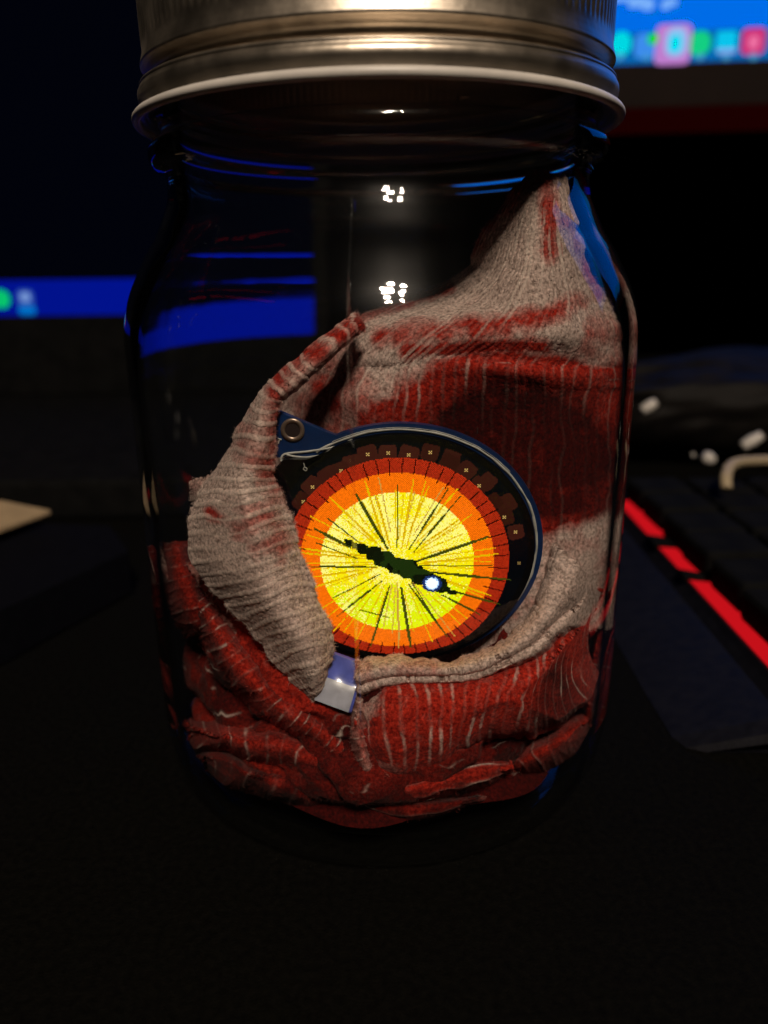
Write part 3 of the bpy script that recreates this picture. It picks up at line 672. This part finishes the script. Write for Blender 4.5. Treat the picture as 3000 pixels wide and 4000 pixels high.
def st_lf(px, py, u, v):
    s = 0.9*pline(px, py, [(1400, 1260), (1200, 1400), (1100, 1490)], 42)
    s = np.maximum(s, 0.75*pline(px, py, [(1075, 1540), (1060, 1640), (1050, 1780)], 34))
    s = np.maximum(s, 0.55*pline(px, py, [(1020, 1780), (1050, 1880), (1090, 1960)], 50))
    s = np.maximum(s, 0.85*blob(px, py, 845, 2010, 26, 34, -40, 0.5))
    s = np.maximum(s, 0.62*blob(px, py, 1010, 2035, 110, 55, -12, 0.5))
    s = np.maximum(s, 0.55*blob(px, py, 1060, 2120, 60, 70, -12, 0.6))
    s = np.maximum(s, 0.4*blob(px, py, 980, 1700, 60, 90, 0, 0.6))
    return s, 0*px, 1.0+0*px
patch('left_flap', lf, 150, 620, st_lf, ribs=('v', 33, 0.015, 0.75), noise=(0.025, 1.8), fib=40000, seed=12)
# small ear of gauze behind the flap, and the brown inside strip with gap shade painted in
patch('gauze_ear', [[(750, 2000, -2.0), (790, 2000, -2.3), (850, 1980, -2.2)], [(746, 1930, -2.0), (790, 1915, -2.35), (860, 1890, -2.2)], [(752, 1885, -2.0), (790, 1870, -2.2), (850, 1850, -2.1)]], 40, 50, lambda px, py, u, v: (0.05+0*px, 0*px, 0.3+0*px), noise=(0.02, 3), fib=200, seed=15)
patch('flap_lining', [[(740, 2200, -1.9), (800, 2190, -1.9), (900, 2180, -2.2)], [(800, 2300, -2.0), (870, 2290, -2.1), (980, 2300, -2.4)], [(890, 2440, -2.2), (960, 2430, -2.3), (1080, 2430, -2.5)], [(1000, 2560, -2.4), (1060, 2550, -2.5), (1180, 2550, -2.6)], [(1100, 2700, -2.6), (1160, 2700, -2.7), (1260, 2690, -2.8)]], 60, 200, lambda px, py, u, v: (0.55+0*px, 0.3+0*px, 0.2+0*px), ribs=('v', 14, 0.03, 0.2), noise=(0.05, 2), fib=700, seed=16)

# --- rolled hem along the lower right of the screen
top = [(1400, 2600), (1520, 2578), (1640, 2588), (1760, 2592), (1850, 2572), (1940, 2528), (2030, 2450), (2100, 2350), (2140, 2240), (2170, 2130)]
bot = [(1405, 2720), (1500, 2680), (1640, 2668), (1760, 2664), (1860, 2652), (1980, 2610), (2110, 2550), (2200, 2470), (2300, 2420), (2390, 2330)]
rows = []
for k, (dy, Yt) in enumerate(((0, -2.72), (0.12, -2.95), (0.4, -3.15), (0.62, -3.02), (0.68, -2.98), (0.8, -3.14), (1.0, -2.9))):
    r = []
    for i, (a, b) in enumerate(zip(top, bot)):
        x = a[0]*(1-dy)+b[0]*dy; y = a[1]*(1-dy)+b[1]*dy; yy = Yt+0.35*max(0, (i-5)/4)*1.0
        r.append((x, y, yy+ (0.45*max(0, (i-6)/3)*dy)))
    rows.append(r)
def st_hem(px, py, u, v):
    s = 0.7*np.clip((v-0.86)/0.1, 0, 1)*(u < 0.75)+0.35*blob(px, py, 1640, 2620, 120, 26)+0.25*blob(px, py, 1420, 2660, 40, 60)
    return s, 0*px, 0.5+0*px
patch('rolled_hem', rows, 460, 110, st_hem, ribs=('u', 34, 0.006, 0.35), noise=(0.03, 2.6), fib=20000, seed=22, edge=(4, 7))

# --- the bag of cloth lining the lower jar
th = np.radians(np.linspace(178, 362, 560)); hh = np.linspace(0, 1, 300)
ztop = np.interp(np.degrees(th), [178, 200, 225, 240, 252, 262, 272, 290, 305, 330, 362], [3.2, 3.6, 3.9, 3.3, 2.75, 2.5, 2.7, 2.95, 3.3, 4.2, 4.4])+0.5*(fbm(th*3, th*0+2, 77, 3)-0.5)
Zg = ztop[None, :]*(1-hh[:, None])+0.66*hh[:, None]
Rg = jar_rin(Zg)-0.12-0.5*(1-hh[:, None])**3
low_ = np.clip((1.5-Zg)/0.9, 0, 1); Rg = Rg-0.32*low_**1.6
TH = np.broadcast_to(th[None, :], Zg.shape)
fold = fbm(TH*2.4+5, Zg*1.1+TH*1.2, 61, 4); ridge = 1-np.abs(fbm(TH*2.0+1, Zg*0.9-TH*0.8, 65, 4)-0.5)*4
wv = fbm(TH*1.5+3, Zg*0.8+7, 81, 3)*5.0
crs = np.abs(((Zg*0.9+TH*0.75+wv*0.55) % 1.0)-0.5)*2          # long diagonal creases
Rg = Rg-0.50*(0.70-fold)-0.16*(1-np.clip(ridge, 0, 1))-0.26*np.exp(-(crs/0.28)**2)*np.clip(fbm(TH*2.2, Zg*1.4, 83, 2)*1.8-0.3, 0, 1)
Rg = np.maximum(Rg, jar_rin(Zg)-0.85)
Rg = Rg+0.018*(fbm(TH*60, Zg*12, 66, 2)-0.5)
P = np.stack([Rg*np.cos(TH), Rg*np.sin(TH), Zg], -1); P = clampin(P)
n_ = np.cross(np.gradient(P, axis=1), np.gradient(P, axis=0)); n_ /= np.linalg.norm(n_, axis=-1, keepdims=True); n_ *= np.sign((n_[..., 0]*np.cos(TH)+n_[..., 1]*np.sin(TH)).mean())
q_ = P-CAM; dd = q_@fw; bx_ = 1500+F*(q_@rt)/dd; by_ = 2000-F*(q_@up)/dd
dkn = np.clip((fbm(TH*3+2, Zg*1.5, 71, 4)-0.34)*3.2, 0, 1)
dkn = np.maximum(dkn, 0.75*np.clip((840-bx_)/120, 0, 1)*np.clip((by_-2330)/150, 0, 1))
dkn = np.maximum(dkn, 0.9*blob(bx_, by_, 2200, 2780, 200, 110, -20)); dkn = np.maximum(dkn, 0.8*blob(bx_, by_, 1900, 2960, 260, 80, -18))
dkn = np.maximum(dkn, np.clip((by_-2900-80*(fold-0.5))/190, 0, 0.95))  # shade at the jar bottom painted in as a fade to dark
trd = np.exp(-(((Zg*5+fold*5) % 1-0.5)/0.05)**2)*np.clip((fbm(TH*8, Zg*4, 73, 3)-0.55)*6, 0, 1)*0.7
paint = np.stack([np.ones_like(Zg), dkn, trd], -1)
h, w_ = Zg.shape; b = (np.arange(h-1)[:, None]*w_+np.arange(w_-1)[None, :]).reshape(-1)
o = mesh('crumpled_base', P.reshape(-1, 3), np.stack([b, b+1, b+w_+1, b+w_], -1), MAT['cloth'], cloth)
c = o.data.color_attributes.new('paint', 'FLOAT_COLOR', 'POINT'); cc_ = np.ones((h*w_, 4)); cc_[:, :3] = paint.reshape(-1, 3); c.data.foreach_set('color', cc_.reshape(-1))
add_fibres(P, n_, paint, None, None, 30000, 99)
# floor of cloth so nothing shows through behind the folds
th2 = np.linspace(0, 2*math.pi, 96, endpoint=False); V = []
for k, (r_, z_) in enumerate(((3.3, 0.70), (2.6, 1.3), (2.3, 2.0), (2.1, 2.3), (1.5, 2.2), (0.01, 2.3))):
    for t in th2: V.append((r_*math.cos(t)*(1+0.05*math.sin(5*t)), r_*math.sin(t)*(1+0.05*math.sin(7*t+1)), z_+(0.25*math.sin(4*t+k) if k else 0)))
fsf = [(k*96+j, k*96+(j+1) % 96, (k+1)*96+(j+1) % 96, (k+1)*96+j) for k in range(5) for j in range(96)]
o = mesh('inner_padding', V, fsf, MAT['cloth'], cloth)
c = o.data.color_attributes.new('paint', 'FLOAT_COLOR', 'POINT'); c.data.foreach_set('color', [1, 1, 0, 1]*len(V))  # fully dark colour, painted shade of the jar bottom

# --- folds: lofted ridges.  path points: (px, py, half width px, Y crest, sink)
def ridge_patch(name, path, nv, nu, stain, ribs, seed, noise=(0.05, 2.2), fib=2500, skew=0.0, bury=1.0, edge=(1.5, 1.5)):
    p = cat(np.array(path, float), nv, 0)
    t = np.gradient(p[:, :2], axis=0); t /= np.linalg.norm(t, axis=1, keepdims=True); nn = np.stack([-t[:, 1], t[:, 0]], -1)
    s = np.linspace(-1, 1, nu)
    A = np.zeros((nv, nu, 3))
    prof_ = (1-np.abs(s)**2.2)
    A[..., 0] = p[:, 0:1]+nn[:, 0:1]*p[:, 2:3]*s; A[..., 1] = p[:, 1:2]+nn[:, 1:2]*p[:, 2:3]*s
    tt = np.linspace(0, 1, nv)[:, None]
    A[..., 2] = p[:, 3:4]+bury*(1-prof_)[None, :]*(p[:, 2:3]/90.0)**0.4+skew*s[None, :]+0.7*(1-np.sin(math.pi*np.clip(tt, 0.02, 0.98))**0.35)
    return patch(name, A, nu, nv, stain, ribs=ribs, noise=noise, fib=fib, seed=seed, rows_ready=True, thick=0.04, edge=edge)
def strs(st, dk, th):
    return lambda px, py, u, v: (st+0*px, dk+0*px, th+0*px)
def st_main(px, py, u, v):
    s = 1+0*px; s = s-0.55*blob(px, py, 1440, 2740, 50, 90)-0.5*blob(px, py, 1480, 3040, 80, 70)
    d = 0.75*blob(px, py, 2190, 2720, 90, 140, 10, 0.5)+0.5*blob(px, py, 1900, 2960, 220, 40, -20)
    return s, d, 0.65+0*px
mt = [(1400, 2700), (1500, 2672), (1640, 2662), (1780, 2658), (1900, 2636), (2020, 2592), (2130, 2530), (2220, 2456), (2320, 2410), (2400, 2330)]
mb = [(1440, 3085), (1540, 3050), (1640, 3010), (1740, 2960), (1850, 2910), (1980, 2875), (2090, 2850), (2190, 2800), (2290, 2730), (2390, 2620)]
rows = []
for k, (dy, Yt) in enumerate(((-0.05, -2.85), (0.08, -3.15), (0.3, -3.42), (0.55, -3.5), (0.8, -3.42), (0.95, -3.2), (1.02, -2.8))):
    rows.append([(a[0]*(1-dy)+b[0]*dy, a[1]*(1-dy)+b[1]*dy, Yt+0.9*max(0, (i-4)/5)**1.3+(0.45 if i == 0 else 0)) for i, (a, b) in enumerate(zip(mt, mb))])
patch('main_fold', rows, 460, 260, st_main, ribs=('u', 23, 0.010, 1.0), noise=(0.11, 1.5), fib=34000, seed=33, edge=(4, 5))
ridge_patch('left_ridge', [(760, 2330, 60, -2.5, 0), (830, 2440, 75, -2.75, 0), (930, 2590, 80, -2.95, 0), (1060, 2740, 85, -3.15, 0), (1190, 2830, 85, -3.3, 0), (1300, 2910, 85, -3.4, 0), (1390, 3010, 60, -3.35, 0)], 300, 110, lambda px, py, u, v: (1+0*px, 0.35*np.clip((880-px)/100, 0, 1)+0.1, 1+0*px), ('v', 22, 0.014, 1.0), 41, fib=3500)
ridge_patch('left_bulge', [(690, 2120, 55, -1.9, 0), (700, 2230, 70, -2.1, 0), (740, 2350, 80, -2.35, 0), (790, 2460, 70, -2.5, 0)], 120, 70, strs(1, 0.45, 0.6), ('v', 9, 0.014, 0.6), 42, fib=1200)
ridge_patch('pale_tip', [(612, 2120, 10, -1.5, 0), (625, 2180, 32, -1.6, 0), (650, 2250, 40, -1.8, 0), (690, 2300, 20, -2.0, 0)], 60, 36, strs(0.45, 0, 0.5), None, 43, fib=300)
ridge_patch('knot_fold', [(1412, 2660, 36, -3.15, 0), (1400, 2760, 48, -3.35, 0), (1398, 2860, 52, -3.45, 0), (1420, 2960, 48, -3.5, 0), (1455, 3050, 40, -3.45, 0), (1490, 3100, 20, -3.35, 0)], 200, 70, lambda px, py, u, v: (0.5+0.3*v, 0*px, 1+0*px), ('v', 13, 0.014, 1.0), 44, noise=(0.06, 3), fib=2200)
ridge_patch('knot_bulge', [(1470, 2960, 30, -3.35, 0), (1495, 3020, 62, -3.48, 0), (1550, 3060, 55, -3.42, 0), (1610, 3060, 20, -3.3, 0)], 90, 60, strs(0.7, 0, 1.0), ('v', 6, 0.014, 0.8), 45, fib=900)
ridge_patch('lower_left_fold', [(700, 2870, 60, -2.6, 0), (820, 2880, 85, -2.95, 0), (960, 2900, 100, -3.15, 0), (1110, 2930, 100, -3.3, 0), (1240, 2980, 90, -3.38, 0), (1380, 3060, 60, -3.35, 0)], 260, 120, strs(1, 0.25, 0.9), ('v', 11, 0.014, 0.7), 46, noise=(0.10, 1.8), fib=2500)
ridge_patch('low_fold', [(760, 2990, 60, -2.85, 0), (900, 3010, 85, -3.1, 0), (1060, 3060, 95, -3.2, 0), (1220, 3110, 90, -3.25, 0), (1380, 3140, 60, -3.2, 0)], 220, 100, strs(1, 0.75, 0.5), ('v', 9, 0.014, 0.5), 47, noise=(0.09, 1.8), fib=1500)  # high dark value paints in shade low in the jar
ridge_patch('bottom_fold', [(1380, 3030, 50, -3.3, 0), (1460, 3085, 60, -3.42, 0), (1560, 3095, 66, -3.48, 0), (1700, 3070, 74, -3.45, 0), (1850, 3030, 70, -3.38, 0), (2000, 2990, 50, -3.2, 0)], 260, 100, strs(1, 0.25, 1.0), ('u', 3.2, 0.03, 1.0), 48, noise=(0.05, 1.6), fib=1500)
ridge_patch('bottom_fold', [(1340, 3080, 40, -3.2, 0), (1450, 3140, 52, -3.32, 0), (1580, 3165, 55, -3.35, 0), (1740, 3150, 52, -3.3, 0), (1900, 3110, 40, -3.2, 0)], 220, 80, strs(1, 0.65, 0.8), ('u', 2.4, 0.02, 1.0), 49, noise=(0.05, 1.6), fib=900)  # lower fold darkened with the painted bottom shade
ridge_patch('right_lobe', [(2000, 3000, 50, -2.85, 0), (2110, 2950, 75, -2.85, 0), (2220, 2880, 75, -2.6, 0), (2310, 2800, 50, -2.3, 0)], 120, 80, strs(1, 0.25, 0.6), ('v', 5, 0.014, 0.5), 50, fib=900)
ridge_patch('right_ridge', [(2400, 2400, 30, -1.5, 0), (2370, 2500, 55, -1.8, 0), (2350, 2620, 55, -2.0, 0), (2320, 2740, 40, -2.1, 0), (2290, 2840, 25, -2.2, 0)], 140, 60, strs(1, 0.2, 0.6), ('v', 8, 0.014, 0.5), 51, fib=900)
# fibres as one loose fuzz
V = np.concatenate(FIB['v'], 0); C_ = np.concatenate(FIB['c'], 0); nf = len(V)
b = np.arange(nf)*5
me = bpy.data.meshes.new('lint'); Vf = clampin(V.reshape(-1, 3).copy())*S
loops = np.concatenate([np.stack([b, b+1, b+3, b+2], -1), ], 0)
me.vertices.add(nf*5); me.vertices.foreach_set('co', Vf.reshape(-1))
tri1 = np.stack([b, b+1, b+3], -1); tri2 = np.stack([b, b+3, b+2], -1); tri3 = np.stack([b+2, b+3, b+4], -1); tri = np.concatenate([tri1, tri2, tri3], 0)
me.loops.add(len(tri)*3); me.loops.foreach_set('vertex_index', tri.reshape(-1))
me.polygons.add(len(tri)); me.polygons.foreach_set('loop_start', np.arange(len(tri))*3); me.update(); me.validate()
o = link('lint', me, MAT['cloth'], cloth, smooth=False); tag(o, kind='stuff')
c = me.color_attributes.new('paint', 'FLOAT_COLOR', 'POINT'); cc_ = np.ones((nf, 5, 4)); cc_[:, :, :3] = C_[:, None, :]; cc_[:, :, 2] = np.maximum(cc_[:, :, 2], 0.03); c.data.foreach_set('color', cc_.reshape(-1))

# ------------------------------------------------------------------ monitors
def quadprism(name, pix, y, d, mat, parent, b=0.0):
    pts_ = [at_y(np.array(float(a)), np.array(float(b_)), np.array(float(y))) for a, b_ in pix]
    return pts_
mon = empty('monitor'); tag(mon, 'bright blue monitor with a row of app icons, behind the lid at the upper right', 'monitor')
YM = 45.0
bl = at_y(np.array(2400.), np.array(253.), np.array(YM)); br = at_y(np.array(3000.), np.array(233.), np.array(YM-0.9))
mx_ = br-bl; mx_[2] = 0; mx_ /= np.linalg.norm(mx_); mz_ = np.array([0, 0, 1.0]); my_ = np.cross(mz_, mx_)   # my_ points away from the viewer
def mp_(px, py):     # picture point -> (a, z) on the monitor plane
    v = ray(np.array(float(px)), np.array(float(py))); t = ((bl-CAM)@my_)/(v@my_); p = CAM+v*t-bl; return p@mx_, p[2]
def mw(a, z, off=0.0): return bl+mx_*a+mz_*z-my_*off
a_l = mp_(1800, 250)[0]
def mpanel(name, a0, a1, z0, z1, off0, off1, mat, parent, r=0.0, n=6):
    if r <= 0: ol = [(a0, z0), (a1, z0), (a1, z1), (a0, z1)]
    else:
        ol = []
        for cx2, cz2, s0 in ((a1-r, z0+r, -90), (a1-r, z1-r, 0), (a0+r, z1-r, 90), (a0+r, z0+r, 180)):
            for k in range(n+1):
                q = math.radians(s0+90*k/n); ol.append((cx2+r*math.cos(q), cz2+r*math.sin(q)))
    return prism(name, [mw(a, z, off0) for a, z in ol], -my_*(off1-off0), mat, parent)
mpanel('housing', a_l-1, a_l+62, -2.6, 36, -2.5, 0, MAT['bezel'], mon)
mpanel('screen', a_l, a_l+61, 0, 35, 0.0, 0.02, emit('screen_blue', (0.0, 0.150, 0.80, 1), 1.0), mon)
z_d = mp_(2700, 120)[1]
mpanel('dock', a_l+0.5, a_l+60, 0.02, z_d, 0.02, 0.04, emit('dock_blue', (0.002, 0.13, 0.42, 1), 1.0), mon)
def icon(name, px, py, w_, h_, col, rr=0.5, off=0.06, st=1.0, parent=None):
    a, z = mp_(px, py); sc_ = 58.5/F; ww = w_*sc_/2; h2 = h_*sc_/2
    return mpanel(name, a-ww, a+ww, z-h2, z+h2, off-0.02, off, emit('icon', col, st), parent or mon, r=min(ww, h2)*rr)
icon('app_icon', 2424, 172, 70, 75, lin(0, 215, 225), 0.95)
icon('app_icon', 2520, 180, 70, 75, lin(60, 140, 235), 0.6); icon('status_dot', 2549, 153, 34, 34, lin(10, 215, 30), 0.95, 0.09)
icon('app_icon', 2628, 175, 118, 122, lin(190, 125, 205), 0.35)
i5 = icon('app_icon', 2640, 165, 72, 88, lin(150, 190, 240), 0.8, 0.09); icon('app_icon', 2636, 172, 40, 55, lin(0, 215, 240), 0.9, 0.12)
icon('app_icon', 2733, 170, 74, 76, lin(20, 205, 130), 0.95)
icon('app_icon', 2836, 165, 66, 66, lin(10, 195, 235), 0.25); icon('app_icon', 2838, 200, 62, 14, lin(130, 170, 240), 0.4, 0.07)
icon('app_icon', 2942, 162, 78, 80, lin(205, 50, 120), 0.5); icon('app_icon', 2942, 166, 34, 40, lin(235, 110, 160), 0.7, 0.09)
for px in (2420, 2525, 2733, 2836, 2942): icon('running_dot', px, 222, 26, 22, lin(70, 150, 200), 0.95, 0.06)
for px, py, w_, h_ in ((2490, 10, 60, 30), (2530, 18, 40, 34), (2600, 20, 30, 26), (2620, 10, 40, 22), (2420, -2, 60, 14)): icon('desktop_caption', px, py, w_, h_, lin(120, 175, 250), 0.6, 0.05)
# dim red glow below the bezel, put into the strip's base colour
sh = mpanel('red_glow_band', a_l-1, a_l+62, -4.25, -2.65, -3.0, 0.2, plain('painted_red_glow', (0.022, 0.0008, 0.0008, 1), 0.8, 0, 0.0), mon)
mpanel('stand', a_l+24, a_l+36, -18.2, -4.3, -3.0, -1.0, MAT['black'], mon); 
bevel_box('stand_foot', 8, 40, 40, 58, 0.01, 1.0, 0.2, MAT['black'], mon)

lap = empty('laptop'); tag(lap, 'dark screened laptop with a glowing blue dock strip, behind the jar at the left', 'laptop')
YL = 35.0
def lp(px, py): return at_y(np.array(float(px)), np.array(float(py)), np.array(YL))
p0 = lp(0, 1237); p1 = lp(500, 1228); lx_ = np.array([1.0, 0, 0]); z_b = (lp(250, 1232))[2]; z_t = lp(250, 1092)[2]; xr = lp(1212, 1225)[0]
def lbox(name, x0, x1, z0, z1, y0, y1, mat, r=0, parent=lap):
    ol = [(x0, z0), (x1, z0), (x1, z1), (x0, z1)]
    if r:
        ol = []
        for cx2, cz2, s0 in ((x1-r, z0+r, -90), (x1-r, z1-r, 0), (x0+r, z1-r, 90), (x0+r, z0+r, 180)):
            for k in range(7): q = math.radians(s0+15*k); ol.append((cx2+r*math.cos(q), cz2+r*math.sin(q)))
    return prism(name, [(x, y1, z) for x, z in ol], (0, y0-y1, 0), mat, parent)
lbox('screen_housing', xr-34, xr+0.9, 1.6, z_b+21.0, YL+0.01, YL+0.6, MAT['black'])
lbox('screen', xr-33, xr, z_b, z_b+20, YL-0.01, YL+0.01, emit('night_wallpaper', (0.0005, 0.0008, 0.0028, 1), 1.0))
lbox('dock', xr-33, xr, z_b+0.01, z_t, YL-0.03, YL-0.012, emit('dock_navy', (0.0004, 0.006, 0.26, 1), 1.0))
def licon(px, py, w_, h_, col, rr=0.9, off=0.05, name='app_icon'):
    p = lp(px, py); k = 48.5/F; lbox(name, p[0]-w_*k/2, p[0]+w_*k/2, p[2]-h_*k/2, p[2]+h_*k/2, YL-off, YL-off+0.015, emit('icon', col, 0.8), r=min(w_, h_)*k/2*rr)
licon(5, 1168, 66, 66, lin(10, 215, 120)); licon(100, 1165, 62, 62, lin(50, 90, 190), 0.6); licon(100, 1160, 34, 32, lin(130, 165, 230), 0.6, 0.07); licon(108, 1212, 64, 34, lin(0, 120, 215), 0.8, 0.06)
licon(-100, 1165, 66, 70, lin(200, 60, 90), 0.6)
bevel_box('keyboard_deck', xr-34, xr+0.9, YL-21, YL+0.6, 0.02, 1.5, 0.2, MAT['black'], lap)

# ------------------------------------------------------------------ keyboard at the right with a red lit edge
kb = empty('keyboard'); tag(kb, 'dark keyboard with a red glowing edge, beside the jar at the right', 'keyboard')
sec = [(5.3, 0.02), (6.95, 0.62), (7.12, 0.68), (7.25, 0.85), (7.32, 0.98), (7.32, 1.0), (18, 1.0), (18, 0.02)]
y0k, y1k = -1.05, 14.5
def kpt(x, z, y):
    lean = 0.035*(y); return (x+lean, y, z)
V = []; ns = len(sec)
ys_ = [y0k, y0k+0.15, y0k+0.5, 1.5, 5, 8, 11, y1k-0.4, y1k]
for k, y in enumerate(ys_):
    sq = 0.0 if k > 2 else (0.55, 0.2, 0.04)[k]
    for x, z in sec:
        V.append(kpt(x+(0.75*sq*1.2 if x < 6 else (0.25*sq if x < 17 else 0)), z*(1-0.45*sq) if z > 0.1 else z, y if x > 6 else y+0.35*(k < 3)))
fs = [(k*ns+j, k*ns+(j+1) % ns, (k+1)*ns+(j+1) % ns, (k+1)*ns+j) for k in range(len(ys_)-1) for j in range(ns)]
fs += [tuple(range(ns))[::-1], tuple((len(ys_)-1)*ns+j for j in range(ns))]
o = mesh('case', V, fs, MAT['navy'], kb, smooth=False)
md = o.modifiers.new('b', 'BEVEL'); md.width = 0.002; md.segments = 4; md.limit_method = 'ANGLE'
red_m = emit('red_glow', (1.0, 0.010, 0.018, 1), 0.55)
pts_ = [kpt(7.36, 1.03, y0k+0.3), kpt(7.95, 1.03, y0k+0.3), kpt(7.95, 1.03, 12), kpt(7.36, 1.03, 12)]
prism('light_strip', pts_, (0, 0, 0.03), red_m, kb)
prism('top_plate', [kpt(7.99, 1.0, y0k+0.4), kpt(17.9, 1.0, y0k+0.4), kpt(17.9, 1.0, y1k-0.5), kpt(7.99, 1.0, y1k-0.5)], (0, 0, 0.03), MAT['black'], kb)
rk = random.Random(5)
keym = MAT['black']; kmesh = None
for iy in range(7):
    for ix in range(5):
        x0 = 7.74+ix*1.9+rk.uniform(-0.03, 0.03); y0 = y0k+0.25+iy*1.9+(0.0 if ix else rk.uniform(-0.1, 0.1))
        if kmesh is None:
            k0 = bevel_box('key', 0, 1.72, 0, 1.72, 0, 0.75, 0.14, keym, kb); kmesh = k0.data; k = k0
        else:
            k = bpy.data.objects.new('key', kmesh); COL.objects.link(k); k.parent = kb
        k.location = ((x0+0.035*y0)*S, y0*S, 1.02*S)
# scraps over the far end of the strip
prism('strip_clip', [kpt(7.2, 1.07, 5.0), kpt(8.0, 1.07, 4.7), kpt(8.0, 1.07, 4.95), kpt(7.2, 1.07, 5.5)], (0, 0, 0.1), MAT['black'], kb)
prism('strip_clip', [kpt(7.2, 1.07, 7.4), kpt(8.0, 1.07, 7.2), kpt(8.0, 1.07, 7.7), kpt(7.2, 1.07, 8.2)], (0, 0, 0.1), MAT['black'], kb)

# ------------------------------------------------------------------ odds and ends behind
def gpt(px, py, z): p = at_z(np.array(float(px)), np.array(float(py)), np.array(float(z))); return tuple(p)
def ypt(px, py, y): return tuple(at_y(np.array(float(px)), np.array(float(py)), np.array(float(y))))
cb = tube('beige_cable', [ypt(2838, 1908, 9.3), ypt(2836, 1865, 9.6), ypt(2850, 1825, 10.2), ypt(2885, 1806, 10.8), ypt(2945, 1801, 11.4), ypt(3020, 1799, 12), ypt(3200, 1800, 13)], 0.17, MAT['cable'], n=12)
tag(cb, 'beige cable bent into a hook at the right edge, above the keyboard', 'cable')
pouch = empty('pouch'); tag(pouch, 'dark pouch with pale pulls painted as metal glints, behind the keyboard at the right', 'pouch')
bm = bmesh.new(); bmesh.ops.create_icosphere(bm, subdivisions=5, radius=1.0)
for v in bm.verts:
    c = v.co; k = 1+0.35*(float(fbm(np.array(c.x*2.1+9), np.array(c.y*2.1+c.z*1.7+4), 91, 3))-0.5)
    v.co = ((17.0+8.5*c.x*k)*S, (23+4.0*c.y*k)*S, max(0.01, (2.2+2.7*c.z*k))*S)
me = bpy.data.meshes.new('pouch_body'); bm.to_mesh(me); bm.free(); link('body', me, plain('dark_leatherette', (0.005, 0.004, 0.0035, 1), 0.6, 0, 0.12, nscale=90, namt=0.5, bump=0.5, bscale=500), pouch)
def pull(px, py, y, ang, ln, r):
    c = np.array(ypt(px, py, y)); d = np.array([math.cos(ang), 0, math.sin(ang)])*ln
    tube('glint_pull', [tuple(c-d), tuple(c), tuple(c+d)], [r*0.75, r, r*0.7], MAT['white'], pouch, n=14, k=5)  # pale matte colour paints in the glints of metal
pull(2536, 1587, 17.5, 0.6, 0.30, 0.22); pull(2767, 1790, 17.2, -0.5, 0.22, 0.26); pull(2708, 1778, 17.4, 0.2, 0.05, 0.10); pull(2938, 1722, 17.6, 0.55, 0.42, 0.24)
card = prism('kraft_card', [gpt(200, 2010, 1.6), gpt(10, 1972, 1.6), gpt(-260, 1960, 1.6), gpt(-260, 2150, 1.6), gpt(0, 2084, 1.6)], (0, 0, 0.15), MAT['card'], b=0.03)
tag(card, 'tan cardboard piece with a pointed corner at the left edge', 'card')
nb = prism('dark_notebook', [gpt(500, 2150, 1.3), gpt(430, 2050, 1.3), gpt(-300, 2030, 1.3), gpt(-500, 2600, 1.3), gpt(0, 2385, 1.3)], (0, 0, -1.25), plain('notebook_cover', (0.0022, 0.0022, 0.0038, 1), 0.8, 0, 0.08, nscale=300, namt=0.2), b=0.05)
tag(nb, 'dark navy notebook lying left of the jar under the cardboard', 'notebook')
